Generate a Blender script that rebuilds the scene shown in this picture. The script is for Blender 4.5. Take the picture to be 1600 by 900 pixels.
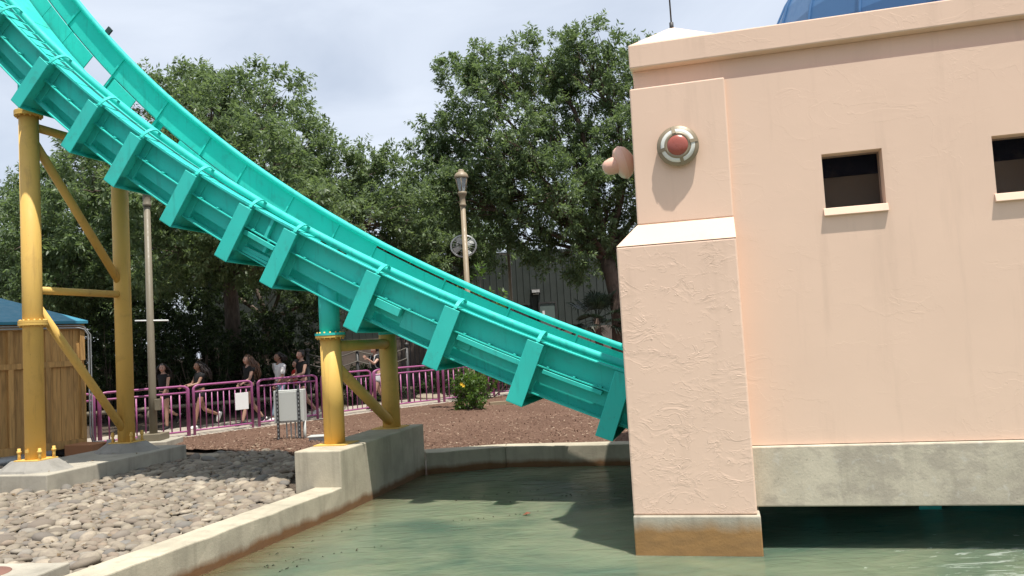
import bpy, bmesh, math, random
import numpy as np
from mathutils import Vector, Matrix

for o in list(bpy.data.objects):
    bpy.data.objects.remove(o)
scene = bpy.context.scene
COL = scene.collection
R = math.radians
rng = np.random.default_rng(7)
random.seed(7)

# ---------------------------------------------------------------- camera
F_PX, PITCH, ROLL, CAM_H = 1250.0, R(3.6), R(-3.33), 1.7
cam = bpy.data.cameras.new('camera')
cam.sensor_fit = 'HORIZONTAL'
cam.sensor_width = 36.0
cam.lens = 36.0 * F_PX / 1600.0
cam.clip_start, cam.clip_end = 0.05, 3000.0
camo = bpy.data.objects.new('camera', cam)
COL.objects.link(camo)
fw = Vector((0, math.cos(PITCH), math.sin(PITCH)))
up0 = Vector((0, -math.sin(PITCH), math.cos(PITCH)))
x0 = Vector((1, 0, 0))
rt = x0 * math.cos(ROLL) + up0 * math.sin(ROLL)
up = -x0 * math.sin(ROLL) + up0 * math.cos(ROLL)
camo.matrix_world = Matrix(((rt.x, up.x, -fw.x, 0), (rt.y, up.y, -fw.y, 0), (rt.z, up.z, -fw.z, CAM_H), (0, 0, 0, 1)))
scene.camera = camo

# ---------------------------------------------------------------- sky, sun, exposure
SUN_AZ = Vector((0.188, -0.263, 0)).normalized()     # horizontal direction towards the sun, measured from the shadows
SUN_EL = R(72.0)
world = bpy.data.worlds.new('World')
scene.world = world
world.use_nodes = True
wn, wl = world.node_tree.nodes, world.node_tree.links
for n in list(wn):
    wn.remove(n)
wo = wn.new('ShaderNodeOutputWorld')
bg = wn.new('ShaderNodeBackground')
sky = wn.new('ShaderNodeTexSky')
sky.sky_type = 'NISHITA'
sky.sun_disc = False
sky.sun_elevation = SUN_EL
sky.sun_rotation = math.atan2(SUN_AZ.x, SUN_AZ.y)
sky.altitude = 200
sky.air_density = 1.0
sky.dust_density = 2.5
sky.ozone_density = 1.0
tc = wn.new('ShaderNodeTexCoord')
mp = wn.new('ShaderNodeMapping')
mp.inputs['Scale'].default_value = (1.0, 1.0, 3.2)
nz = wn.new('ShaderNodeTexNoise')
nz.inputs['Scale'].default_value = 2.2
nz.inputs['Detail'].default_value = 6
nz.inputs['Roughness'].default_value = 0.52
nz.inputs['Distortion'].default_value = 0.6
cr = wn.new('ShaderNodeValToRGB')
cr.color_ramp.elements[0].position = 0.32
cr.color_ramp.elements[0].color = (0.52, 0.52, 0.52, 1)
cr.color_ramp.elements[1].position = 0.66
cr.color_ramp.elements[1].color = (0.95, 0.95, 0.95, 1)
mx = wn.new('ShaderNodeMix')
mx.data_type = 'RGBA'
mx.inputs['B'].default_value = (7.0, 7.6, 8.6, 1)
wl.new(tc.outputs['Generated'], mp.inputs['Vector'])
wl.new(mp.outputs['Vector'], nz.inputs['Vector'])
wl.new(nz.outputs['Fac'], cr.inputs['Fac'])
wl.new(cr.outputs['Color'], mx.inputs['Factor'])
wl.new(sky.outputs['Color'], mx.inputs['A'])
wl.new(mx.outputs['Result'], bg.inputs['Color'])
bg.inputs['Strength'].default_value = 0.082
wl.new(bg.outputs['Background'], wo.inputs['Surface'])

sl = bpy.data.lights.new('sun', 'SUN')
sl.energy = 4.5
sl.angle = R(0.6)
sl.color = (1.0, 0.95, 0.87)
so = bpy.data.objects.new('sun', sl)
COL.objects.link(so)
sd = SUN_AZ * math.cos(SUN_EL) + Vector((0, 0, math.sin(SUN_EL)))
so.rotation_euler = sd.to_track_quat('Z', 'Y').to_euler()
so.location = (5, -10, 30)

scene.view_settings.view_transform = 'Standard'
scene.view_settings.look = 'None'
scene.view_settings.exposure = 0.60
scene.view_settings.gamma = 1.0
scene.view_settings.use_curve_mapping = False
scene.render.engine = 'CYCLES'
scene.cycles.max_bounces = 8
scene.cycles.transparent_max_bounces = 8
scene.cycles.use_denoising = True

# ---------------------------------------------------------------- frames of the place
AL = R(15)                                  # the ride runs at 15 degrees to the view
TT = Vector((math.cos(AL), -math.sin(AL), 0)); NN = Vector((math.sin(AL), math.cos(AL), 0))
def W(a, b, z): return TT * a + NN * b + Vector((0, 0, z))
AB = R(14)
TB = Vector((math.cos(AB), -math.sin(AB), 0)); NB = Vector((math.sin(AB), math.cos(AB), 0))
PB = W(-0.4, 7.0, 0)
def B(a, b, z): return PB + TB * a + NB * b + Vector((0, 0, z))
def ab(x, y):
    v = Vector((x, y, 0)); return v.dot(TT), v.dot(NN)
WATER = -0.2

# ---------------------------------------------------------------- object helpers
def tag(o, label=None, cat=None, group=None, kind=None):
    if label: o['label'] = label
    if cat: o['category'] = cat
    if group: o['group'] = group
    if kind: o['kind'] = kind
    return o
def thing(name, label, cat, loc=(0, 0, 0), rz=0.0, group=None):
    o = bpy.data.objects.new(name, None)
    o.empty_display_size = 0.2
    COL.objects.link(o)
    o.location = loc; o.rotation_euler = (0, 0, rz)
    return tag(o, label, cat, group)
def root_mat(o):
    M = Matrix.Identity(4)
    while o is not None:
        M = o.matrix_basis @ M
        o = o.parent
    return M
def copy_tree(o, parent=None):
    c = o.copy(); COL.objects.link(c)
    if parent is not None: c.parent = parent
    for ch in list(o.children): copy_tree(ch, c)
    return c

class MB:
    """collects shapes in world space, links them as one mesh"""
    def __init__(s): s.v = []; s.f = []; s.sm = []
    def add(s, vs, fs, smooth=False):
        k = len(s.v); s.v += [tuple(v) for v in vs]
        for f in fs: s.f.append(tuple(i + k for i in f)); s.sm.append(smooth)
        return s
    def hexa(s, p, smooth=False):   # p: 4 bottom, 4 top (same order)
        return s.add(p, [(3, 2, 1, 0), (4, 5, 6, 7), (0, 1, 5, 4), (1, 2, 6, 5), (2, 3, 7, 6), (3, 0, 4, 7)], smooth)
    def box(s, a0, a1, b0, b1, z0, z1, fn=None):
        fn = fn or (lambda a, b, z: Vector((a, b, z)))
        return s.hexa([fn(a0, b0, z0), fn(a1, b0, z0), fn(a1, b1, z0), fn(a0, b1, z0), fn(a0, b0, z1), fn(a1, b0, z1), fn(a1, b1, z1), fn(a0, b1, z1)])
    def frust(s, a0, a1, b0, b1, z0, A0, A1, B0, B1, z1, fn=None):
        fn = fn or (lambda a, b, z: Vector((a, b, z)))
        return s.hexa([fn(a0, b0, z0), fn(a1, b0, z0), fn(a1, b1, z0), fn(a0, b1, z0), fn(A0, B0, z1), fn(A1, B0, z1), fn(A1, B1, z1), fn(A0, B1, z1)])
    def bar(s, p, q, w, h, upv=(0, 0, 1)):
        p, q = Vector(p), Vector(q); d = (q - p).normalized()
        sx = d.cross(Vector(upv)).normalized(); sy = sx.cross(d)
        sx *= w / 2; sy *= h / 2
        return s.hexa([p - sx - sy, p + sx - sy, p + sx + sy, p - sx + sy, q - sx - sy, q + sx - sy, q + sx + sy, q - sx + sy])
    def tube(s, path, r, n=10, caps=True, smooth=True, ry=None):
        path = [Vector(p) for p in path]
        m = len(path)
        rs = r if isinstance(r, (list, tuple)) else [r] * m
        d0 = (path[1] - path[0]).normalized()
        ref = Vector((0, 0, 1)) if abs(d0.z) < 0.9 else Vector((1, 0, 0))
        X = d0.cross(ref).normalized()
        vs = []
        for i, p in enumerate(path):
            a = path[max(i - 1, 0)]; b = path[min(i + 1, m - 1)]
            d = (b - a).normalized() if (b - a).length > 1e-9 else d0
            X = (X - d * X.dot(d)).normalized(); Y = d.cross(X)
            for k in range(n):
                t = 2 * math.pi * k / n
                vs.append(p + (X * math.cos(t) + Y * math.sin(t)) * rs[i])
        fs = []
        for i in range(m - 1):
            for k in range(n):
                k2 = (k + 1) % n
                fs.append((i * n + k, i * n + k2, (i + 1) * n + k2, (i + 1) * n + k))
        s.add(vs, fs, smooth)
        if caps:
            k0 = len(s.v) - len(vs)
            s.f.append(tuple(k0 + k for k in reversed(range(n)))); s.sm.append(False)
            s.f.append(tuple(k0 + (m - 1) * n + k for k in range(n))); s.sm.append(False)
        return s
    def lathe(s, prof, o, ax, n=24, smooth=True):
        """prof: (radius, distance along ax)"""
        o = Vector(o); ax = Vector(ax).normalized()
        ref = Vector((0, 0, 1)) if abs(ax.z) < 0.9 else Vector((1, 0, 0))
        X = ax.cross(ref).normalized(); Y = ax.cross(X)
        vs = []
        for r, h in prof:
            for k in range(n):
                t = 2 * math.pi * k / n
                vs.append(o + ax * h + (X * math.cos(t) + Y * math.sin(t)) * max(r, 1e-4))
        fs = []
        for i in range(len(prof) - 1):
            for k in range(n):
                k2 = (k + 1) % n
                fs.append((i * n + k, (i + 1) * n + k, (i + 1) * n + k2, i * n + k2))
        return s.add(vs, fs, smooth)
    def build(s, name, mat, parent=None, bevel=0.0, kind=None, seg=2):
        me = bpy.data.meshes.new(name)
        M = root_mat(parent).inverted() if parent is not None else None
        vs = [tuple(M @ Vector(v)) for v in s.v] if M is not None else s.v
        me.from_pydata(vs, [], s.f)
        me.polygons.foreach_set('use_smooth', s.sm)
        me.materials.append(mat)
        bm = bmesh.new(); bm.from_mesh(me)
        bmesh.ops.recalc_face_normals(bm, faces=bm.faces)
        bm.to_mesh(me); bm.free()
        me.update()
        o = bpy.data.objects.new(name, me)
        COL.objects.link(o)
        if parent is not None: o.parent = parent
        if bevel:
            md = o.modifiers.new('bevel', 'BEVEL'); md.width = bevel; md.segments = seg; md.limit_method = 'ANGLE'; md.angle_limit = R(35)
        if kind: o['kind'] = kind
        return o

# ---------------------------------------------------------------- materials
def nt(name):
    m = bpy.data.materials.new(name); m.use_nodes = True
    n, l = m.node_tree.nodes, m.node_tree.links
    return m, n, l, n['Principled BSDF']
def pos(n, l, scale=(1, 1, 1), rz=0.0):
    g = n.new('ShaderNodeNewGeometry'); mpn = n.new('ShaderNodeMapping')
    mpn.inputs['Scale'].default_value = scale; mpn.inputs['Rotation'].default_value = (0, 0, rz)
    l.new(g.outputs['Position'], mpn.inputs['Vector'])
    return mpn.outputs['Vector']
def noise(n, l, vec, scale, detail=4, rough=0.55, dist=0.0):
    t = n.new('ShaderNodeTexNoise')
    t.inputs['Scale'].default_value = scale; t.inputs['Detail'].default_value = detail
    t.inputs['Roughness'].default_value = rough; t.inputs['Distortion'].default_value = dist
    l.new(vec, t.inputs['Vector'])
    return t.outputs['Fac']
def ramp(n, l, fac, *stops):
    c = n.new('ShaderNodeValToRGB'); e = c.color_ramp.elements
    while len(e) < len(stops): e.new(0.5)
    for i, (p, v) in enumerate(stops):
        e[i].position = p; e[i].color = (v, v, v, 1) if isinstance(v, (int, float)) else (*v, 1)
    l.new(fac, c.inputs['Fac'])
    return c.outputs['Color']
def mix(n, l, fac, a, b, mode='MIX'):
    m = n.new('ShaderNodeMix'); m.data_type = 'RGBA'; m.blend_type = mode
    for k, v in (('Factor', fac), ('A', a), ('B', b)):
        if hasattr(v, 'links'): l.new(v, m.inputs[k])
        elif k == 'Factor': m.inputs[k].default_value = v
        else: m.inputs[k].default_value = (*v, 1)
    return m.outputs['Result']
def mth(n, l, op, a, b=None, clamp=False):
    m = n.new('ShaderNodeMath'); m.operation = op; m.use_clamp = clamp
    for i, v in enumerate((a, b)):
        if v is None: continue
        if hasattr(v, 'links'): l.new(v, m.inputs[i])
        else: m.inputs[i].default_value = v
    return m.outputs[0]
def bump(n, l, p, h, strength, dist):
    b = n.new('ShaderNodeBump'); b.inputs['Strength'].default_value = strength; b.inputs['Distance'].default_value = dist
    l.new(h, b.inputs['Height']); l.new(b.outputs['Normal'], p.inputs['Normal'])
    return b
def zpos(n, l):
    g = n.new('ShaderNodeNewGeometry'); sp = n.new('ShaderNodeSeparateXYZ')
    l.new(g.outputs['Position'], sp.inputs[0]); return sp.outputs['Z']
def sc3(c, k): return tuple(min(1, x * k) for x in c)

def paint(name, col, rough=0.4, var=0.12, dirt=(0.25, 0.2, 0.14), dirt_amt=0.25, scale=3.0, spec=0.5, metal=0.0, bumps=0.0):
    m, n, l, p = nt(name)
    v = pos(n, l)
    base = mix(n, l, noise(n, l, v, scale, 5), sc3(col, 1 - var), sc3(col, 1 + var))
    d = ramp(n, l, noise(n, l, v, scale * 2.3, 8, 0.7, 0.4), (0.55, 0), (0.75, dirt_amt))
    l.new(mix(n, l, d, base, dirt), p.inputs['Base Color'])
    rr = ramp(n, l, noise(n, l, v, scale * 4, 4), (0.3, rough * 0.8), (0.7, min(1, rough * 1.25)))
    l.new(rr, p.inputs['Roughness'])
    p.inputs['Specular IOR Level'].default_value = spec
    p.inputs['Metallic'].default_value = metal
    if bumps: bump(n, l, p, noise(n, l, v, 60, 4), bumps, 0.002)
    return m

def concrete(name, col, water_stain=None, rough=0.85, patches=0.5):
    m, n, l, p = nt(name)
    v = pos(n, l)
    c = mix(n, l, ramp(n, l, noise(n, l, v, 2.2, 7, 0.62), (0.35, 0), (0.7, 1)), sc3(col, 0.78), sc3(col, 1.12))
    vs_ = pos(n, l, (7, 7, 0.7))
    streak = ramp(n, l, noise(n, l, vs_, 1.0, 5, 0.6), (0.52, 0), (0.72, patches))
    c = mix(n, l, streak, c, sc3(col, 0.5))
    sp = ramp(n, l, noise(n, l, v, 38, 3, 0.6), (0.66, 0), (0.74, 0.55))
    c = mix(n, l, sp, c, sc3(col, 0.42))
    if water_stain is not None:
        z0, soft, br = water_stain
        zz = mth(n, l, 'ADD', zpos(n, l), mth(n, l, 'MULTIPLY', mth(n, l, 'SUBTRACT', noise(n, l, pos(n, l, (1, 1, 0.4)), 5.0, 5), 0.5), 0.12))
        f = n.new('ShaderNodeMapRange'); f.inputs['From Min'].default_value = z0 + soft; f.inputs['From Max'].default_value = z0 - soft
        l.new(zz, f.inputs['Value'])
        brown = mix(n, l, noise(n, l, pos(n, l, (2, 2, 6)), 3.0, 5), sc3(br, 0.6), sc3(br, 1.35))
        c = mix(n, l, mth(n, l, 'MULTIPLY', f.outputs['Result'], 0.92), c, brown)
    l.new(c, p.inputs['Base Color'])
    p.inputs['Roughness'].default_value = rough
    h = mth(n, l, 'ADD', noise(n, l, v, 45, 6, 0.65), mth(n, l, 'MULTIPLY', noise(n, l, v, 9, 3), 0.8))
    bump(n, l, p, h, 0.35, 0.007)
    return m

def beam_mat():
    m = concrete('beam_concrete', (0.54, 0.48, 0.37), None, 0.85, 0.5)
    n, l = m.node_tree.nodes, m.node_tree.links; p = n['Principled BSDF']
    src = p.inputs['Base Color'].links[0].from_socket
    v = pos(n, l)
    bl = ramp(n, l, noise(n, l, pos(n, l, (1, 1, 1.4)), 3.6, 9, 0.68, 0.3), (0.47, 0), (0.56, 0.55))
    c = mix(n, l, bl, src, (0.33, 0.285, 0.23))
    b2 = ramp(n, l, noise(n, l, v, 9.0, 7, 0.7, 0.4), (0.58, 0), (0.66, 0.6))
    c = mix(n, l, b2, c, (0.52, 0.49, 0.42))
    l.new(c, p.inputs['Base Color'])
    return m
def stucco(name, col, amount, scale, dist):
    m, n, l, p = nt(name)
    v = pos(n, l)
    # trowelled skip texture: irregular flat lands that end in sharp little ledges
    def lay(sc, off, thr, mlo):
        vv = pos(n, l, (1, 1, 1.6)); ad = n.new('ShaderNodeVectorMath'); ad.operation = 'ADD'; ad.inputs[1].default_value = (off, off * 2, -off)
        l.new(vv, ad.inputs[0])
        nf = noise(n, l, ad.outputs[0], sc, 4, 0.55, 0.9)
        st = ramp(n, l, nf, (thr - 0.010, 0.0), (thr, 1.0), (thr + 0.004, 0.55), (thr + 0.10, 0.0))
        ad2 = n.new('ShaderNodeVectorMath'); ad2.operation = 'ADD'; ad2.inputs[1].default_value = (-off * 3, off, off * 2)
        l.new(vv, ad2.inputs[0])
        mk = ramp(n, l, noise(n, l, ad2.outputs[0], sc * 0.85, 2, 0.5), (mlo, 0.0), (mlo + 0.14, 1.0))
        return mth(n, l, 'MULTIPLY', st, mk)
    hh = mth(n, l, 'ADD', lay(scale, 3.1, 0.50, 0.44), mth(n, l, 'MULTIPLY', lay(scale * 1.9, 17.7, 0.52, 0.46), 0.6))
    fine = noise(n, l, v, 70, 5, 0.6)
    broad = noise(n, l, v, 3.0, 3)
    h = mth(n, l, 'ADD', mth(n, l, 'MULTIPLY', hh, amount), mth(n, l, 'ADD', mth(n, l, 'MULTIPLY', fine, 0.10), mth(n, l, 'MULTIPLY', broad, 0.35)))
    c = mix(n, l, noise(n, l, v, 1.4, 6), sc3(col, 0.93), sc3(col, 1.05))
    c = mix(n, l, ramp(n, l, noise(n, l, pos(n, l, (5, 5, 0.5)), 1.0, 6, 0.65), (0.54, 0), (0.78, 0.34)), c, (0.50, 0.36, 0.27))
    zf = n.new('ShaderNodeMapRange'); zf.inputs['From Min'].default_value = 0.75; zf.inputs['From Max'].default_value = 0.1
    zf.inputs['To Max'].default_value = 0.0
    l.new(c, p.inputs['Base Color'])
    p.inputs['Roughness'].default_value = 0.8
    p.inputs['Specular IOR Level'].default_value = 0.25
    bump(n, l, p, h, 0.7, dist)
    return m

def leafmat(name, dark, light, trans=0.45, rough=0.45):
    m, n, l, p = nt(name)
    g = n.new('ShaderNodeNewGeometry')
    c = ramp(n, l, g.outputs['Random Per Island'], (0.0, dark), (0.55, tuple((a + b) / 2 for a, b in zip(dark, light))), (0.93, light), (1.0, (light[0] * 1.25, light[1] * 1.15, light[2] * 1.0)))
    l.new(c, p.inputs['Base Color'])
    p.inputs['Roughness'].default_value = rough
    p.inputs['Specular IOR Level'].default_value = 0.4
    tr = n.new('ShaderNodeBsdfTranslucent')
    l.new(mix(n, l, 0.5, c, (light[0] * 1.3, light[1] * 1.4, light[2] * 0.6)), tr.inputs['Color'])
    ms = n.new('ShaderNodeMixShader'); ms.inputs[0].default_value = trans
    l.new(p.outputs[0], ms.inputs[1]); l.new(tr.outputs[0], ms.inputs[2])
    l.new(ms.outputs[0], n['Material Output'].inputs['Surface'])
    return m

def bark(name, col):
    m, n, l, p = nt(name)
    v = pos(n, l, (1, 1, 0.25))
    f = noise(n, l, v, 14, 6, 0.65, 0.5)
    l.new(ramp(n, l, f, (0.3, sc3(col, 0.45)), (0.6, col), (0.8, sc3(col, 1.4))), p.inputs['Base Color'])
    p.inputs['Roughness'].default_value = 0.95
    bump(n, l, p, f, 0.9, 0.04)
    return m

def wood(name, col):
    m, n, l, p = nt(name)
    oi = n.new('ShaderNodeObjectInfo')
    v = pos(n, l, (9, 9, 0.7))
    add = n.new('ShaderNodeVectorMath'); add.operation = 'ADD'
    cmb = n.new('ShaderNodeCombineXYZ')
    for i in range(3): l.new(mth(n, l, 'MULTIPLY', oi.outputs['Random'], 37.0), cmb.inputs[i])
    l.new(v, add.inputs[0]); l.new(cmb.outputs[0], add.inputs[1])
    g = noise(n, l, add.outputs[0], 2.0, 6, 0.6, 0.8)
    c = ramp(n, l, g, (0.25, sc3(col, 0.5)), (0.5, col), (0.75, sc3(col, 1.35)))
    k = ramp(n, l, oi.outputs['Random'], (0, 0.65), (1, 1.15))
    c = mix(n, l, 1.0, c, k, 'MULTIPLY')
    l.new(c, p.inputs['Base Color']); p.inputs['Roughness'].default_value = 0.7
    bump(n, l, p, g, 0.4, 0.006)
    return m

def stone_mat(name):
    m, n, l, p = nt(name)
    g = n.new('ShaderNodeNewGeometry')
    v = pos(n, l)
    oi = n.new('ShaderNodeObjectInfo')
    rnd = mth(n, l, 'FRACT', mth(n, l, 'ADD', mth(n, l, 'MULTIPLY', oi.outputs['Random'], 7.31), g.outputs['Random Per Island']))
    tint = ramp(n, l, rnd, (0, (0.165, 0.138, 0.10)), (0.2, (0.29, 0.25, 0.185)), (0.45, (0.22, 0.18, 0.132)), (0.65, (0.39, 0.335, 0.25)), (0.8, (0.155, 0.15, 0.135)), (0.92, (0.225, 0.175, 0.125)))
    tint2 = ramp(n, l, oi.outputs['Random'], (0, 0.78), (1, 1.22))
    c = mix(n, l, 1.0, tint, tint2, 'MULTIPLY')
    c = mix(n, l, ramp(n, l, noise(n, l, v, 18, 6, 0.65), (0.35, 0.55), (0.65, 0.0)), c, (0.16, 0.13, 0.11))
    l.new(c, p.inputs['Base Color']); p.inputs['Roughness'].default_value = 0.85
    bump(n, l, p, noise(n, l, v, 50, 5), 0.4, 0.006)
    return m

def soil(name, cols, scale, dist):
    m, n, l, p = nt(name)
    v = pos(n, l)
    f = noise(n, l, v, scale, 8, 0.75, 0.3)
    c = ramp(n, l, f, (0.3, cols[0]), (0.5, cols[1]), (0.7, cols[2]))
    c = mix(n, l, ramp(n, l, noise(n, l, v, 0.5, 4), (0.4, 0), (0.7, 0.35)), c, cols[0])
    vo = n.new('ShaderNodeTexVoronoi'); vo.inputs['Scale'].default_value = scale * 1.6
    l.new(v, vo.inputs['Vector'])
    l.new(c, p.inputs['Base Color']); p.inputs['Roughness'].default_value = 0.95
    p.inputs['Specular IOR Level'].default_value = 0.15
    bump(n, l, p, mth(n, l, 'ADD', f, vo.outputs['Distance']), 0.8, dist)
    return m

def chipmat(name, stops):
    m, n, l, p = nt(name)
    g = n.new('ShaderNodeNewGeometry')
    l.new(ramp(n, l, g.outputs['Random Per Island'], *stops), p.inputs['Base Color'])
    p.inputs['Roughness'].default_value = 0.9; p.inputs['Specular IOR Level'].default_value = 0.2
    return m

TEAL = paint('teal_paint', (0.032, 0.52, 0.45), 0.62, 0.16, (0.05, 0.24, 0.20), 0.55, 2.0, 0.3)
def weather(m, fade, grime):
    n, l = m.node_tree.nodes, m.node_tree.links; p = n['Principled BSDF']
    src = p.inputs['Base Color'].links[0].from_socket
    c = mix(n, l, ramp(n, l, noise(n, l, pos(n, l), 0.9, 4, 0.6), (0.45, 0), (0.75, 0.30)), src, fade)
    st = ramp(n, l, noise(n, l, pos(n, l, (11, 11, 1.1)), 1.0, 6, 0.65), (0.56, 0), (0.74, 0.55))
    c = mix(n, l, st, c, grime)
    sp = ramp(n, l, noise(n, l, pos(n, l), 55, 3, 0.5), (0.70, 0), (0.74, 0.7))
    c = mix(n, l, sp, c, grime)
    l.new(c, p.inputs['Base Color']); return m
weather(TEAL, (0.10, 0.55, 0.48), (0.03, 0.25, 0.21))
YEL = paint('yellow_paint', (0.66, 0.42, 0.105), 0.6, 0.10, (0.34, 0.19, 0.06), 0.45, 1.6, 0.4)
weather(YEL, (0.68, 0.48, 0.18), (0.33, 0.19, 0.06))
PURPLE = paint('purple_paint', (0.31, 0.085, 0.21), 0.4, 0.1, (0.14, 0.06, 0.1), 0.2)
PINK_L = stucco('pink_stucco_rough', (0.76, 0.55, 0.425), 1.0, 3.8, 0.0036)
PINK_S = stucco('pink_stucco_smooth', (0.765, 0.555, 0.425), 0.34, 1.9, 0.0020)
PINK_P = paint('pink_paint', (0.68, 0.40, 0.30), 0.45, 0.06, (0.4, 0.2, 0.15), 0.2)
CREAM = stucco('cream_stucco', (0.76, 0.62, 0.46), 0.3, 5.0, 0.008)
CONC = concrete('concrete', (0.37, 0.34, 0.275))
CONC_W = concrete('concrete_waterline', (0.43, 0.385, 0.29), (WATER + 0.09, 0.035, (0.15, 0.062, 0.014)))
CONC_B = concrete('concrete_base', (0.42, 0.38, 0.30), (0.045, 0.055, (0.30, 0.155, 0.045)))
GROUT = concrete('grout', (0.27, 0.255, 0.225))
PATH = concrete('path_concrete', (0.36, 0.315, 0.26))
MULCH = soil('mulch', ((0.075, 0.040, 0.028), (0.155, 0.092, 0.065), (0.24, 0.155, 0.11)), 26, 0.03)
EARTH = soil('dark_earth', ((0.045, 0.034, 0.027), (0.10, 0.078, 0.06), (0.19, 0.15, 0.115)), 22, 0.03)
STONE = stone_mat('river_stone')
CHIP = chipmat('wood_chip', ((0, (0.075, 0.040, 0.027)), (0.5, (0.16, 0.096, 0.066)), (0.9, (0.25, 0.165, 0.118)), (1.0, (0.42, 0.33, 0.24))))
WOODM = wood('stained_plank', (0.50, 0.285, 0.095))
BLUE_ROOF = paint('blue_roof', (0.035, 0.20, 0.29), 0.5, 0.08, (0.05, 0.12, 0.16), 0.2)
DOME_BLUE = paint('dome_blue', (0.065, 0.165, 0.34), 0.35, 0.06, (0.05, 0.12, 0.25), 0.15)
OLIVE = paint('olive_post', (0.17, 0.145, 0.10), 0.5, 0.1, (0.12, 0.08, 0.05), 0.3)
TAN = paint('tan_post', (0.25, 0.195, 0.125), 0.5, 0.1, (0.2, 0.12, 0.07), 0.4)
GREY = paint('grey_enamel', (0.50, 0.51, 0.48), 0.4, 0.05, (0.3, 0.28, 0.24), 0.2)
STEEL = paint('galvanised', (0.38, 0.39, 0.39), 0.45, 0.1, (0.2, 0.18, 0.15), 0.3, 6, 0.5, 0.6)
DARK = paint('dark_metal', (0.035, 0.035, 0.035), 0.5, 0.1)
WHITE = paint('white_plastic', (0.75, 0.75, 0.73), 0.4, 0.03, (0.5, 0.45, 0.4), 0.1)
BRASS = paint('aged_bronze', (0.25, 0.20, 0.13), 0.45, 0.08, (0.18, 0.13, 0.08), 0.3, 5, 0.5, 0.15)
MILK = paint('milk_glass', (0.66, 0.66, 0.60), 0.25, 0.03, (0.5, 0.45, 0.35), 0.1)
REDG = paint('red_lens', (0.33, 0.085, 0.06), 0.3, 0.04, (0.2, 0.05, 0.03), 0.1)
TERRA = paint('terracotta_block', (0.36, 0.165, 0.075), 0.7, 0.08)
WARE = paint('green_cladding', (0.032, 0.041, 0.036), 0.6, 0.08, (0.07, 0.08, 0.07), 0.2, 0.6)
WDOOR = paint('door_green', (0.10, 0.135, 0.125), 0.5, 0.05)
BLOCK = concrete('block_wall', (0.17, 0.135, 0.115))
ROPE = paint('pale_rope', (0.11, 0.10, 0.085), 0.9, 0.05)
BARK = bark('bark', (0.17, 0.13, 0.105))
BARK2 = bark('bark_brown', (0.135, 0.092, 0.068))
LEAF_A = leafmat('leaf_olive', (0.074, 0.112, 0.056), (0.190, 0.255, 0.132))
LEAF_B = leafmat('leaf_green', (0.066, 0.104, 0.052), (0.180, 0.245, 0.125))
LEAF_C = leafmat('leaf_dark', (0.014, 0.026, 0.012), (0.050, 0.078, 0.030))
LEAF_D = leafmat('leaf_bright', (0.040, 0.085, 0.018), (0.13, 0.22, 0.045))
PALM = leafmat('palm_leaf', (0.014, 0.024, 0.016), (0.040, 0.062, 0.040), 0.15)
PETAL = paint('yellow_petal', (0.75, 0.48, 0.03), 0.6, 0.05)
m, n, l, p = nt('lantern_glass'); p.inputs['Base Color'].default_value = (0.55, 0.6, 0.6, 1); p.inputs['Roughness'].default_value = 0.25; p.inputs['Transmission Weight'].default_value = 0.5
LGLASS = m
m, n, l, p = nt('window_glass'); p.inputs['Base Color'].default_value = (0.78, 0.78, 0.80, 1); p.inputs['Roughness'].default_value = 0.02; p.inputs['Transmission Weight'].default_value = 1.0; p.inputs['IOR'].default_value = 1.06
WGLASS = m
INTERIOR = paint('interior_render', (0.36, 0.29, 0.21), 0.9, 0.08)
INT_DARK = paint('interior_dark', (0.022, 0.024, 0.045), 0.9, 0.05)

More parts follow.
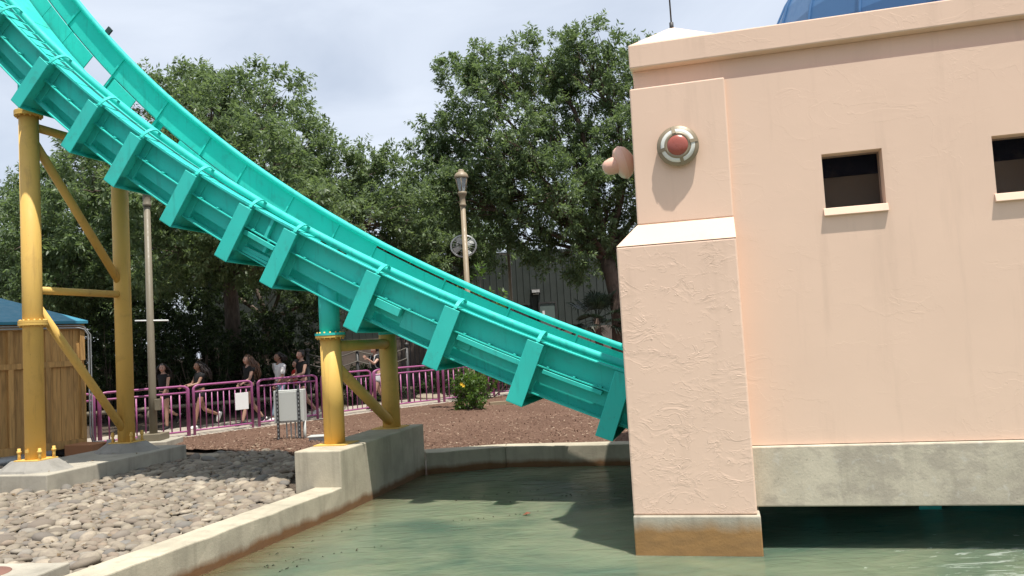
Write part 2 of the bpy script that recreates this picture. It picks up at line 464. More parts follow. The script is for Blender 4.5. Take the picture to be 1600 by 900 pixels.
def water_mat():
    m, n, l, p = nt('murky_water')
    v = pos(n, l)
    big = noise(n, l, pos(n, l, (1, 1.3, 1), R(15)), 0.55, 4, 0.55, 0.7)
    c = ramp(n, l, big, (0.36, (0.074, 0.114, 0.081)), (0.50, (0.130, 0.164, 0.108)), (0.64, (0.182, 0.206, 0.134)))
    # shallow rusty sediment beside the kerb
    g = n.new('ShaderNodeNewGeometry')
    dn = n.new('ShaderNodeVectorMath'); dn.operation = 'DOT_PRODUCT'; dn.inputs[1].default_value = tuple(TT)
    l.new(g.outputs['Position'], dn.inputs[0])
    wob = mth(n, l, 'MULTIPLY', mth(n, l, 'SUBTRACT', noise(n, l, v, 1.6, 4), 0.5), 0.6)
    mr = n.new('ShaderNodeMapRange'); mr.inputs['From Min'].default_value = -3.75; mr.inputs['From Max'].default_value = -4.65
    l.new(mth(n, l, 'ADD', dn.outputs['Value'], wob), mr.inputs['Value'])
    c = mix(n, l, mth(n, l, 'MULTIPLY', mr.outputs['Result'], 0.75), c, (0.085, 0.042, 0.010))
    # foam where the channel spills in, lower right
    dv = n.new('ShaderNodeVectorMath'); dv.operation = 'DISTANCE'; dv.inputs[1].default_value = (3.9, 5.6, WATER)
    l.new(g.outputs['Position'], dv.inputs[0])
    near = n.new('ShaderNodeMapRange'); near.inputs['From Min'].default_value = 2.3; near.inputs['From Max'].default_value = 0.3
    l.new(dv.outputs['Value'], near.inputs['Value'])
    fn_ = noise(n, l, pos(n, l, (0.55, 1.9, 1), R(10)), 3.4, 9, 0.72, 1.1)
    fm = mth(n, l, 'MULTIPLY', mth(n, l, 'SUBTRACT', mth(n, l, 'ADD', fn_, mth(n, l, 'MULTIPLY', near.outputs['Result'], 0.21)), 0.70), 9.0, True)
    c = mix(n, l, fm, c, (0.36, 0.40, 0.37))
    l.new(c, p.inputs['Base Color'])
    rr = n.new('ShaderNodeMapRange'); rr.inputs['To Min'].default_value = 0.12; rr.inputs['To Max'].default_value = 0.8
    l.new(fm, rr.inputs['Value']); l.new(rr.outputs['Result'], p.inputs['Roughness'])
    p.inputs['IOR'].default_value = 1.33
    p.inputs['Subsurface Weight'].default_value = 0.85; p.inputs['Subsurface Radius'].default_value = (0.5, 0.9, 0.7); p.inputs['Subsurface Scale'].default_value = 0.35
    h = mth(n, l, 'ADD', noise(n, l, pos(n, l, (0.7, 1.6, 1), R(12)), 3.2, 3, 0.5, 0.8), mth(n, l, 'MULTIPLY', noise(n, l, pos(n, l, (0.8, 1.5, 1), R(-8)), 11.0, 4, 0.6, 0.5), 0.30))
    bump(n, l, p, h, 0.45, 0.035)
    return m
WATERM = water_mat()

# ================================================================ SETTING
# ground with the basin cut out of it
q = [(-5.1, 0.8), (-4.66, 8.5), (-4.66, 11.1), (-3.45, 11.72), (14, 11.72), (14, 0.8)]
o4 = [(-500, -500), (-500, 700), (500, 700), (500, -500)]
mb = MB()
gv = [W(a, b, -0.02) for a, b in o4 + q]
mb.add(gv, [(0, 4, 5, 6, 1), (1, 6, 7, 8, 2), (2, 8, 9, 3), (3, 9, 4, 0)])
tag(mb.build('ground', EARTH), kind='structure')
# basin floor and water
mb = MB(); mb.add([W(-5.3, 0.6, -1.1), W(14.2, 0.6, -1.1), W(14.2, 11.9, -1.1), W(-5.3, 11.9, -1.1)], [(0, 1, 2, 3)])
tag(mb.build('pool_floor', EARTH), kind='structure')
mb = MB(); mb.add([W(-4.95, 0.9, WATER), W(13.9, 0.9, WATER), W(13.9, 11.6, WATER), W(-3.2, 11.6, WATER), W(-4.6, 10.9, WATER), W(-4.6, 8.6, WATER)], [(0, 1, 2, 3, 4, 5)])
tag(mb.build('pool_water', WATERM), kind='structure')

# basin kerbs: each run of wall is a thing of its own
def kerb(name, label, pin, pout, ztop=0.1, zin=-1.05, zout=-0.15):
    mb = MB()
    rk = np.random.default_rng(len(label)); a, b = pin; d, c = pout
    L_ = math.hypot(b[0] - a[0], b[1] - a[1]); m_ = max(2, int(L_ / 0.22)); vs, fs = [], []
    lp2 = lambda p_, q_, t: (p_[0] + (q_[0] - p_[0]) * t, p_[1] + (q_[1] - p_[1]) * t)
    for i in range(m_ + 1):
        t = i / m_; u_, w_ = lp2(a, b, t), lp2(d, c, t); j = rk.normal(size=4) * 0.0014 * (0 < i < m_)
        nick = 0.012 if (rk.random() < 0.05 and 0 < i < m_) else 0.0
        ru = W(*u_, 0); rw = W(*w_, 0); dv = (rw - ru).normalized()
        vs += [W(*u_, zin), W(*u_, -0.1) + dv * j[0], W(*u_, ztop + j[1] - nick) + dv * (j[2] + nick * 0.6), W(*w_, ztop + j[3]) + dv * j[2], W(*w_, zout)]
    for i in range(m_):
        for k in range(5): fs.append((i * 5 + k, i * 5 + (k + 1) % 5, (i + 1) * 5 + (k + 1) % 5, (i + 1) * 5 + k))
    fs += [(4, 3, 2, 1, 0), tuple(m_ * 5 + k for k in range(5))]
    mb.add(vs, fs)
    return tag(mb.build(name, CONC_W, bevel=0.012), label, 'kerb wall')
kerb('pool_kerb', 'low pale concrete pool kerb running beside the river stones', [(-4.93, 1.0), (-4.45, 8.52)], [(-5.28, 1.0), (-4.80, 8.52)])
kerb('pool_kerb', 'short angled concrete pool kerb between the column plinth and the back kerb', [(-4.43, 11.12), (-3.34, 11.55)], [(-4.62, 11.45), (-3.42, 11.88)])
kerb('pool_kerb', 'straight concrete pool kerb behind the water with rust brown waterline', [(-3.337, 11.55), (14, 11.55)], [(-3.417, 11.88), (14, 11.88)])
kerb('pool_kerb', 'concrete pool kerb at the near side of the water', [(-4.95, 1.0), (14, 1.0)], [(-4.95, 0.6), (14, 0.6)])

# plinth under the right-hand ride support
mb = MB(); mb.box(-5.05, -4.45, 8.5, 11.12, -1.05, 0.52, W)
plinth = tag(mb.build('support_plinth', CONC_W, bevel=0.015), 'tall concrete plinth at the pool edge carrying two yellow columns', 'plinth')

# pad under the left-hand support, with two grout mounds
pad = thing('support_pad', 'long pale concrete footing pad with two grey grout mounds among the stones', 'footing', W(-9.45, 9.75, 0))
mb = MB(); mb.box(-10.15, -8.76, 8.62, 11.42, -0.15, 0.27, W); mb.build('slab', CONC, pad, bevel=0.015)
for bb_ in (9.08, 10.82):
    mb = MB(); oc = []
    for r_, z_ in ((0.50, 0.268), (0.44, 0.30), (0.30, 0.405)):
        for k in range(8):
            t = math.pi / 8 + k * math.pi / 4
            oc.append(W(-9.41 + math.cos(t) * r_ * 1.1 + rng.normal() * 0.008, bb_ + math.sin(t) * r_ * (0.9 if r_ < .45 else 0.82), z_))
    fs = [(i * 8 + k, i * 8 + (k + 1) % 8, (i + 1) * 8 + (k + 1) % 8, (i + 1) * 8 + k) for i in range(2) for k in range(8)] + [tuple(range(16, 24))]
    mb.add(oc, fs); mb.build('grout_mound', GROUT, pad, bevel=0.01)

# manhole slab, lower left
sl_ = thing('manhole_slab', 'pale concrete slab with a rusty round cover at the kerb', 'slab', (-4.4, 6.0, 0))
mb = MB(); mb.hexa([Vector(v) for v in ((-5.3, 5.2, -.1), (-3.86, 5.35, -.1), (-3.66, 6.52, -.1), (-5.1, 6.74, -.1), (-5.3, 5.2, .12), (-3.86, 5.35, .12), (-3.66, 6.52, .12), (-5.1, 6.74, .12))])
mb.build('slab', CONC, sl_, bevel=0.012)
mb = MB(); mb.lathe([(0.0, 0), (0.19, 0), (0.20, -0.008), (0.20, -0.06)], (-4.22, 6.30, 0.127), (0, 0, 1), 28)
mb.build('cover', paint('rusty_iron', (0.20, 0.10, 0.075), 0.7, 0.15), sl_)

# ================================================================ PINK BUILDING
bld = thing('stucco_building', 'pink stucco ride building with square windows, cornice and blue dome', 'building', B(2.5, 2.5, WATER))
def wall_holes(mbx, a0, a1, z0, z1, holes, bf, bk, fn):
    As = sorted({a0, a1, *[h[0] for h in holes], *[h[1] for h in holes]}); Zs = sorted({z0, z1, *[h[2] for h in holes], *[h[3] for h in holes]})
    def inh(a, z): return any(h[0] < a < h[1] and h[2] < z < h[3] for h in holes)
    nA, nZ = len(As), len(Zs)
    vs = [fn(a, bf, z) for z in Zs for a in As] + [fn(a, bk, z) for z in Zs for a in As]
    K = nA * nZ; fs = []
    I = lambda i, j: j * nA + i
    full = lambda i, j: 0 <= i < nA - 1 and 0 <= j < nZ - 1 and not inh((As[i] + As[i + 1]) / 2, (Zs[j] + Zs[j + 1]) / 2)
    for j in range(nZ - 1):
        for i in range(nA - 1):
            if not full(i, j): continue
            f = [I(i, j), I(i + 1, j), I(i + 1, j + 1), I(i, j + 1)]
            fs.append(tuple(f)); fs.append(tuple(x + K for x in reversed(f)))
            for (di, dj, e) in ((0, -1, (0, 1)), (1, 0, (1, 2)), (0, 1, (2, 3)), (-1, 0, (3, 0))):
                if not full(i + di, j + dj):
                    u_, w_ = f[e[0]], f[e[1]]; fs.append((w_, u_, u_ + K, w_ + K))
    mbx.add(vs, fs)
holes = [(1.265, 1.742, 2.645, 3.112), (2.570, 3.047, 2.640, 3.115), (3.875, 4.352, 2.640, 3.115), (5.18, 5.657, 2.640, 3.115)]
mb = MB(); wall_holes(mb, -0.28, 9.0, 0.668, 3.868, holes, 0.20, 0.42, B)
mb.build('front_wall', PINK_S, bld)
mb = MB(); mb.box(-0.28, 9.0, 0.27, 0.42, 3.870, 4.063, B); mb.build('frieze', PINK_S, bld)
mb = MB(); mb.box(-0.300, 9.0, 0.160, 0.5, 4.065, 4.282, B)
mb.box(-0.300, 0.10, 0.502, 5.4, 4.065, 4.282, B); mb.build('cornice', PINK_S, bld, bevel=0.012)
mb = MB(); mb.box(0.45, 9.0, 0.15, 0.62, 0.157, 0.662, B)
m_beam = beam_mat()
mb.build('ground_beam', m_beam, bld, bevel=0.012)
# corner pilaster: water base, cap, rough lower shaft, weathering ledge, smooth upper shaft
mb = MB(); mb.box(-0.51, 0.535, -0.05, 0.75, -1.0, 0.128, B); mb.build('pilaster_base', CONC_B, bld, bevel=0.012)
mb = MB(); mb.frust(-0.508, 0.512, -0.02, 0.76, 0.13, -0.505, 0.508, -0.02, 0.75, 2.44, B); mb.build('lower_pilaster', PINK_L, bld, bevel=0.014)
mb = MB(); mb.frust(-0.507, 0.510, -0.022, 0.75, 2.442, -0.325, 0.508, 0.148, 0.6, 2.640, B); mb.build('weathering_ledge', PINK_S, bld, bevel=0.006)
mb = MB(); mb.frust(-0.323, 0.506, 0.150, 0.6, 2.641, -0.312, 0.517, 0.150, 0.6, 3.875, B); mb.build('upper_pilaster', PINK_S, bld, bevel=0.012)
# pyramid cap and lightning rod
mb = MB(); ap = B(0.09, 0.5, 4.515)
cv = [B(-0.285, 0.175, 4.284), B(0.46, 0.175, 4.284), B(0.46, 0.92, 4.284), B(-0.285, 0.92, 4.284), ap]
mb.add(cv, [(0, 1, 4), (1, 2, 4), (2, 3, 4), (3, 0, 4), (3, 2, 1, 0)]); mb.build('pyramid_cap', PINK_S, bld)
mb = MB(); mb.tube([B(0.09, 0.5, 4.48), B(0.09, 0.5, 4.56)], 0.02, 8); mb.tube([B(0.09, 0.5, 4.5), B(0.085, 0.5, 6.3)], [0.008, 0.004], 8); mb.build('lightning_rod', DARK, bld)
# left end wall with the ride portal, back and right walls, roof, interior
mb = MB()
def Bs(b, a, z): return B(a, b, z)
wall_holes(mb, 0.43, 5.4, -1.0, 4.043, [(1.2, 4.65, -1.0, 2.7)], -0.278, -0.03, Bs)
mb.build('end_wall', PINK_S, bld)
mb = MB(); mb.box(-0.28, 9.0, 5.402, 5.6, -1.0, 4.043, B); mb.box(9.002, 9.2, 0.2, 5.6, -1.0, 4.04, B); mb.build('back_wall', PINK_S, bld)
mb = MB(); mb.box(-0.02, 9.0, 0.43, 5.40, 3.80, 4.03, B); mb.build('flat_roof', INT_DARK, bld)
mb = MB(); mb.box(-0.02, 9.0, 0.72, 0.80, 0.9, 2.99, B); mb.build('inner_partition', INTERIOR, bld)
mb = MB(); mb.box(-0.02, 9.0, 0.71, 0.81, 2.992, 3.79, B); mb.build('partition_shade_band', INT_DARK, bld)  # window header's shade put into the colour: navy band above the partition
for h in holes[:2]:
    w_ = MB(); w_.box(h[0] + 0.002, h[1] - 0.002, 0.335, 0.343, h[2] + 0.002, h[3] - 0.002, B)
    w_.build('window_pane', WGLASS, bld)
    f_ = MB(); f_.frust(h[0] - 0.02, h[1] + 0.012, 0.166, 0.33, h[2] - 0.066, h[0] - 0.02, h[1] + 0.012, 0.190, 0.33, h[2] + 0.001, B)
    f_.build('window_sill', PINK_S, bld, bevel=0.006)
for h in holes[2:]:
    f_ = MB(); f_.frust(h[0] - 0.02, h[1] + 0.012, 0.166, 0.33, h[2] - 0.066, h[0] - 0.02, h[1] + 0.012, 0.190, 0.33, h[2] + 0.001, B); f_.build('window_sill', PINK_S, bld, bevel=0.006)
    w_ = MB(); w_.box(h[0] + 0.002, h[1] - 0.002, 0.335, 0.343, h[2] + 0.002, h[3] - 0.002, B); w_.build('window_pane', WGLASS, bld)
# blue standing-seam dome on the roof
dc = B(4.25, 4.4, 0); NR = 24
prof = []
for i in range(13):
    t = i / 12 * math.pi / 2
    prof.append((3.05 * math.cos(t) ** 0.85 if i < 12 else 0.02, 4.75 + 2.6 * math.sin(t)))
mb = MB(); mb.lathe([(3.0, 4.03), (3.0, 4.74), (3.12, 4.75)] + prof, (dc.x, dc.y, 0), (0, 0, 1), NR, False)
dome = mb.build('dome', DOME_BLUE, bld)
for k in range(NR):
    mb = MB(); ax_ = Vector((0, 0, 1)); X_ = ax_.cross(Vector((1, 0, 0))).normalized(); Y_ = ax_.cross(X_); t = 2 * math.pi * k / NR
    mb.tube([Vector((dc.x, dc.y, h_)) + (X_ * math.cos(t) + Y_ * math.sin(t)) * (r_ + 0.005) for r_, h_ in prof], 0.022, 5)
    mb.build('seam', DOME_BLUE, dome)

# wall lights: same lantern twice, bronze one facing us, pink one on the end wall
def wall_light(name, label, o, ax, allpink):
    t = thing(name, label, 'wall light', o)
    ax = Vector(ax).normalized()
    body, lens, glass = (PINK_P, PINK_P, PINK_P) if allpink else (BRASS, REDG, MILK)
    mb = MB()
    if allpink:
        mb.lathe([(0.05, -0.03), (0.055, 0.0), (0.026, 0.02), (0.026, 0.07), (0.06, 0.085), (0.10, 0.105), (0.135, 0.13), (0.152, 0.16), (0.158, 0.185), (0.153, 0.21), (0.138, 0.235), (0.11, 0.25), (0.08, 0.258), (0.0, 0.26)], o, ax, 36)
        mb.build('housing', body, t)
        mb = MB(); mb.lathe([(0.159, 0.176), (0.163, 0.180), (0.163, 0.190), (0.159, 0.194)], o, ax, 36); mb.build('seam_band', body, t)
        mb = MB(); mb.lathe([(0.082, 0.25), (0.080, 0.30), (0.070, 0.345), (0.048, 0.378), (0.0, 0.39)], o, ax, 32); mb.build('nose', body, t)
        return t
    K = 0.31
    mb.lathe([(r_, h_ * K) for r_, h_ in ((0.15, -0.02), (0.165, 0.0), (0.176, 0.08), (0.182, 0.15), (0.182, 0.185), (0.172, 0.205), (0.150, 0.240))], o, ax, 36)
    mb.build('housing', body, t)
    for k in range(4):
        mb = MB(); vs, fs = [], []
        ref = Vector((0, 0, 1)); X = ax.cross(ref).normalized(); Y = ax.cross(X)
        off = R(12)
        for i in range(9):
            a_ = off + k * math.pi / 2 + R(5) + i / 8 * R(80)
            for r_, h_ in ((0.149, 0.230), (0.147, 0.246), (0.122, 0.276), (0.108, 0.27)):
                vs.append(Vector(o) + ax * h_ * K + (X * math.cos(a_) + Y * math.sin(a_)) * r_)
        for i in range(8):
            for j in range(3): fs.append((i * 4 + j, i * 4 + j + 1, (i + 1) * 4 + j + 1, (i + 1) * 4 + j))
        mb.add(vs, fs, True); mb.build('glass_segment', glass, t)
        a_ = off + k * math.pi / 2
        mb = MB(); u_ = X * math.cos(a_) + Y * math.sin(a_)
        mb.bar(Vector(o) + ax * 0.19 * K + u_ * 0.172, Vector(o) + ax * 0.283 * K + u_ * 0.105, 0.02, 0.03, ax.cross(u_)); mb.build('rib', body, t)
    mb = MB(); mb.lathe([(r_, h_ * K) for r_, h_ in ((0.145, 0.225), (0.118, 0.262), (0.114, 0.285), (0.106, 0.297), (0.092, 0.297), (0.088, 0.285))], o, ax, 36); mb.build('lens_ring', body, t)
    mb = MB()
    mb.lathe([(r_, h_ * K) for r_, h_ in ((0.092, 0.285), (0.086, 0.305), (0.066, 0.335), (0.036, 0.352), (0.0, 0.358))], o, ax, 32)
    mb.build('lens', lens, t)
    return t
wall_light('wall_light', 'round bronze wall light with red lens and white glass segments', B(0.08, 0.15, 3.30), -NB, False)
wall_light('wall_light', 'pink painted wall light on the building side, seen edge on', B(-0.283, 0.62, 3.36), (-TB + Vector((0, 0, -0.30)) - NB * 0.25), True)

# ================================================================ RIDE TRACK
PTS = [(-9.634, 6.764), (-8.713, 5.84), (-7.988, 5.202), (-7.291, 4.633), (-6.477, 4.054), (-5.699, 3.534), (-4.995, 3.127), (-3.95, 2.561), (-3.002, 2.097), (-2.034, 1.634), (-1.155, 1.234), (2.2, .42), (3.2, .36)]
CF = np.polyfit([p_[0] for p_ in PTS], [p_[1] for p_ in PTS], 4)
CD = np.polyder(CF)
def TR(a, v, b):
    """point at ride position a, height v square to the ride, depth b"""
    z = float(np.polyval(CF, a)); s_ = float(np.polyval(CD, a)); k = 1 / math.sqrt(1 + s_ * s_)
    return W(a - s_ * k * v, b, z + k * v)
def strip(mb, a0, a1, v0, v1, b0, b1, n_=6):
    """box that follows the ride"""
    n_ = max(2, int(n_)); ring = []
    for i in range(n_ + 1):
        a = a0 + (a1 - a0) * i / n_
        ring += [TR(a, v0, b0), TR(a, v0, b1), TR(a, v1, b1), TR(a, v1, b0)]
    fs = []
    for i in range(n_):
        for k in range(4): fs.append((i * 4 + k, i * 4 + (k + 1) % 4, (i + 1) * 4 + (k + 1) % 4, (i + 1) * 4 + k))
    fs += [(3, 2, 1, 0), tuple(n_ * 4 + k for k in range(4))]
    mb.add(ring, fs)
A0, A1 = -11.6, 3.2
RIBS = [-11.35, -10.45, -9.58, -8.735, -7.945, -7.29, -6.47, -5.70, -5.09, -4.01, -3.05, -2.09, -1.13, -0.15, 0.85, 1.85, 2.85]
trk = thing('coaster_track', 'turquoise steel trough track of a water coaster swooping down into the building', 'coaster track', W(-4.8, 9.9, 0))
BN, BF_ = 8.70, 11.24           # outer faces of the ribs
WN, WF = 8.95, 11.12           # girder webs
mb = MB(); mb.tube([TR(A0 + (A1 - A0) * i / 90, 0.05 + 0.05 * float(np.clip((-(A0 + (A1 - A0) * i / 90) - 5) / 3, 0, 1)), 9.10) for i in range(91)], 0.047, 14); mb.build('near_rail', TEAL, trk)
mb = MB(); mb.tube([TR(A0 + (A1 - A0) * i / 90, 0.10 + 0.05 * float(np.clip((-(A0 + (A1 - A0) * i / 90) - 5) / 3, 0, 1)), 11.10) for i in range(91)], 0.047, 14); mb.build('far_rail', TEAL, trk)
for nm, v0, v1, b0, b1 in (('middle_flange', -0.275, -0.262, 8.86, WN - .001), ('bottom_flange', -0.60, -0.585, 8.90, 9.16), ('top_flange', -0.013, 0.0, 8.85, 9.0),
                           ('far_top_flange', -0.013, 0.0, 11.142, 11.22), ('far_middle_flange', -0.275, -0.262, 11.143, 11.22), ('far_bottom_flange', -0.60, -0.585, 10.95, 11.22)):
    mb = MB(); strip(mb, A0, A1, v0, v1, b0, b1, 80); mb.build(nm, TEAL, trk)
mb = MB(); strip(mb, A0, A1, -0.586, -0.44, 9.10, 9.115, 80); mb.build('inner_skirt', TEAL, trk)
mb = MB(); strip(mb, A0, A1, -0.287, -0.276, WN - 0.03, WN - 0.012, 80); mb.build('flange_angle', TEAL, trk)
for i in range(len(RIBS) - 1):
    r0, r1 = RIBS[i], RIBS[i + 1]
    mb = MB(); strip(mb, r0 + 0.004, r1 - 0.004, -0.262, -0.0135, WN, WN + 0.016, 6); mb.build('upper_web', TEAL, trk)
    mb = MB(); strip(mb, r0 + 0.004, r1 - 0.004, -0.455, -0.2755, WN, WN + 0.016, 6); mb.build('lower_web', TEAL, trk)
    mb = MB(); strip(mb, r0 + 0.006, r1 - 0.006, -0.25, 0.10 if r1 < -4.9 else 0.02, WF, WF + 0.02, 6); mb.build('far_panel', TEAL, trk)
    # post behind the far panel, showing as a seam
    mb = MB(); mb.hexa([TR(r0 - .012, -0.25, WF - .02), TR(r0 + .012, -0.25, WF - .02), TR(r0 + .012, -0.25, WF - .002), TR(r0 - .012, -0.25, WF - .002),
                        TR(r0 - .012, 0.12, WF - .02), TR(r0 + .012, 0.12, WF - .02), TR(r0 + .012, 0.12, WF - .002), TR(r0 - .012, 0.12, WF - .002)]); mb.build('far_post', TEAL, trk)
    # small notched clips along the lower web
    for k in range(3):
        a = r0 + (r1 - r0) * (k + 0.6) / 3.3
        mb = MB(); strip(mb, a - 0.012, a + 0.012, -0.262, -0.245, 8.868, WN - .002, 2); mb.build('clip', TEAL, trk)
# deck plates outside the near rail, floor plates inside, lower panels of the far side (two are missing)
a = A0 + 0.1; k = 0
while a < -5.05:
    w_ = 0.16 if -10.2 < a < -8.85 else 0.34
    mb = MB(); strip(mb, a, a + w_ - (0.045 if w_ < .2 else 0.007), 0.0015, 0.012 + 0.003 * (k % 2), 8.852 if w_ > .2 else 8.90, 9.22, 2); mb.build('deck_plate', TEAL, trk)
    a += w_; k += 1
a = A0 + 0.15; k = 0
while a < A1 - 0.4:
    mb = MB(); strip(mb, a, a + 0.4595, -0.535, -0.522 + 0.004 * (k % 2), 9.14, 11.05, 3)
    mb.build('floor_plate', TEAL, trk)
    a += 0.46; k += 1
a = A0 + 0.05; k = 0
while a < A1 - 0.4:
    if not (-9.8 < a + 0.2 < -9.5 or -8.95 < a + 0.2 < -8.4 or -5.75 < a + 0.2 < -5.45):
        mb = MB(); strip(mb, a, a + 0.404, -0.57, -0.262, WF - 0.04, WF - 0.02, 2); mb.build('far_lower_panel', TEAL, trk)
    a += 0.41; k += 1
# ribs: H-section arms outside the webs joined by a cross beam underneath
def at_rib(a, ds, v, b):
    s_ = float(np.polyval(CD, a)); k_ = 1 / math.sqrt(1 + s_ * s_); z = float(np.polyval(CF, a))
    return W(a + k_ * ds - s_ * k_ * v, b, z + s_ * k_ * ds + k_ * v)
def ribbox(mb, a, d0, d1, v0, v1, b0, b1):
    mb.hexa([at_rib(a, d0, v0, b0), at_rib(a, d1, v0, b0), at_rib(a, d1, v0, b1), at_rib(a, d0, v0, b1), at_rib(a, d0, v1, b0), at_rib(a, d1, v1, b0), at_rib(a, d1, v1, b1), at_rib(a, d0, v1, b1)])
for a in RIBS:
    mb = MB()
    ribbox(mb, a, -0.10, 0.10, -0.745, -0.015, BN, BN + 0.016)
    ribbox(mb, a, -0.012, 0.012, -0.73, -0.016, BN + 0.017, WN - 0.019)
    ribbox(mb, a, -0.10, 0.10, -0.585, -0.02, WN - 0.018, WN - 0.002)
    rb = mb.build('rib', TEAL, trk, bevel=0.004, seg=1)
    mb = MB()
    ribbox(mb, a, -0.012, 0.012, -0.735, -0.605, BN + 0.017, BF_ - 0.017)
    ribbox(mb, a, -0.10, 0.10, -0.752, -0.736, BN + 0.001, BF_)
    ribbox(mb, a, -0.10, 0.10, -0.620, -0.604, WN, WF)
    mb.build('cross_beam', TEAL, trk, bevel=0.004, seg=1)
    mb = MB()
    ribbox(mb, a, -0.10, 0.10, -0.735, -0.015, BF_ - 0.016, BF_)
    ribbox(mb, a, -0.012, 0.012, -0.73, -0.016, WF + 0.03, BF_ - 0.017)
    mb.build('far_rib', TEAL, trk)
    # curved flat-bar bracket from rib head over to the rail
    mb = MB(); path = []
    for i in range(9):
        t = i / 8
        bq = 8.80 + 0.29 * t ** 1.4; vq = -0.02 + (0.125 + 0.05 * float(np.clip((-a - 5) / 3, 0, 1))) * math.sin(min(1, t * 1.35) * math.pi / 2) - 0.03 * max(0, t - 0.7) / .3
        path.append((bq, vq))
    vs, fs = [], []
    for bq, vq in path: vs += [at_rib(a, -0.022, vq, bq), at_rib(a, 0.022, vq, bq), at_rib(a, 0.022, vq + 0.014, bq - 0.006), at_rib(a, -0.022, vq + 0.014, bq - 0.006)]
    for i in range(8):
        for k in range(4): fs.append((i * 4 + k, i * 4 + (k + 1) % 4, (i + 1) * 4 + (k + 1) % 4, (i + 1) * 4 + k))
    fs += [(3, 2, 1, 0), (32, 33, 34, 35)]
    mb.add(vs, fs); mb.build('rail_bracket', TEAL, trk)
# bolt-on housings under the middle flange
for a0_, a1_, v0, v1 in ((-3.92, -3.62, -0.385, -0.285), (-3.60, -3.17, -0.50, -0.29), (-2.93, -2.2, -0.345, -0.285), (-2.93, -2.78, -0.43, -0.35), (-1.95, -1.3, -0.335, -0.288), (-5.66, -5.25, -0.36, -0.30)):
    mb = MB(); strip(mb, a0_, a1_, v0, v1, 8.84 if v0 > -.4 else 8.93, WN - 0.003, 3); mb.build('housing', TEAL, trk, bevel=0.004, seg=1)
mb = MB(); ribbox(mb, -5.42, -0.02, 0.02, -0.26, -0.015, 8.87, WN - 0.004); ribbox(mb, -5.36, -0.02, 0.02, -0.44, -0.27, 8.87, WN - 0.004); mb.build('stiffener', TEAL, trk)
mb = MB(); mb.bar(TR(-5.62, -0.53, 8.93), TR(-5.28, -0.50, 8.93), 0.03, 0.05); mb.bar(TR(-5.62, -0.56, 8.92), TR(-5.28, -0.55, 8.92), 0.03, 0.03); mb.build('tie_bar', TEAL, trk)
mb = MB(); mb.box(0, 0.07, 0, 0.03, 0, 0.1, lambda x, y, z: TR(-10.0 + x, 0.20 + z, 11.08 + y)); mb.build('sensor', DARK, trk)

# ================================================================ SUPPORTS
def ring_flange(mb, c, r, n_b=14):
    mb.lathe([(r, -0.05), (r + 0.055, -0.05), (r + 0.055, -0.018), (r, -0.018)], c, (0, 0, 1), 32, False)
    mb.lathe([(r, 0.018), (r + 0.055, 0.018), (r + 0.055, -0.015), (r, -0.015)], c, (0, 0, 1), 32, False)
    for k in range(n_b):
        t = 2 * math.pi * k / n_b
        mb.tube([Vector(c) + Vector((math.cos(t) * (r + 0.03), math.sin(t) * (r + 0.03), -0.072)), Vector(c) + Vector((math.cos(t) * (r + 0.03), math.sin(t) * (r + 0.03), 0.035))], 0.012, 6)
def anchors(root, a, b, z):
    for da, db in ((-0.175, -0.10), (0.175, -0.10), (-0.175, 0.14), (0.175, 0.14)):
        mb = MB(); c = W(a + da, b + db, z)
        mb.tube([c - Vector((0, 0, .03)), c + Vector((0, 0, 0.155))], 0.021, 8); mb.tube([c + Vector((0, 0, .09)), c + Vector((0, 0, .12))], 0.030, 6)
        mb.build('anchor_bolt', YEL, root)
CR = 0.128
s1 = thing('track_support', 'tall yellow two-column steel support frame on the concrete pad by the shed', 'track support', W(-9.41, 9.85, 0.4), 0, 'yellow track supports')
zt = lambda a: float(np.polyval(CF, a)) - 0.70
mb = MB(); mb.tube([W(-9.41, 9.08, 0.40), W(-9.41, 9.08, 5.30)], CR, 28); mb.build('column', YEL, s1)
for z_ in (2.32, 5.30):
    mb = MB(); ring_flange(mb, W(-9.41, 9.08, z_), CR); mb.build('bolted_flange', YEL, s1)
mb = MB(); mb.tube([W(-9.41, 9.08, 5.31), W(-9.41, 9.08, 5.75)], CR, 24); mb.build('teal_stub', TEAL, s1)
mb = MB(); mb.tube([W(-9.41, 10.82, 0.40), W(-9.41, 10.82, 5.25)], CR, 28); mb.build('column', YEL, s1)
mb = MB(); mb.tube([W(-9.41, 10.82, 5.25), W(-9.41, 10.82, 5.75)], CR, 24); mb.build('teal_stub', TEAL, s1)
for (z0, z1, r_) in ((5.12, 5.12, 0.062), (4.92, 2.98, 0.062), (2.77, 2.77, 0.055), (2.55, 0.62, 0.062)):
    mb = MB(); mb.tube([W(-9.41, 9.15, z0), W(-9.41, 10.75, z1)], r_, 16); mb.build('brace', YEL, s1)
for b_ in (9.08, 10.82):
    mb = MB(); mb.box(-9.61, -9.21, b_ - 0.17, b_ + 0.19, 0.40, 0.42, W); mb.build('base_plate', YEL, s1, bevel=0.004)
    anchors(s1, -9.41, b_, 0.42)
mb = MB(); mb.box(-9.43, -9.39, 9.08 - CR - .02, 9.08 - CR + .02, 0.52, 0.56, W); mb.build('earth_lug', YEL, s1)

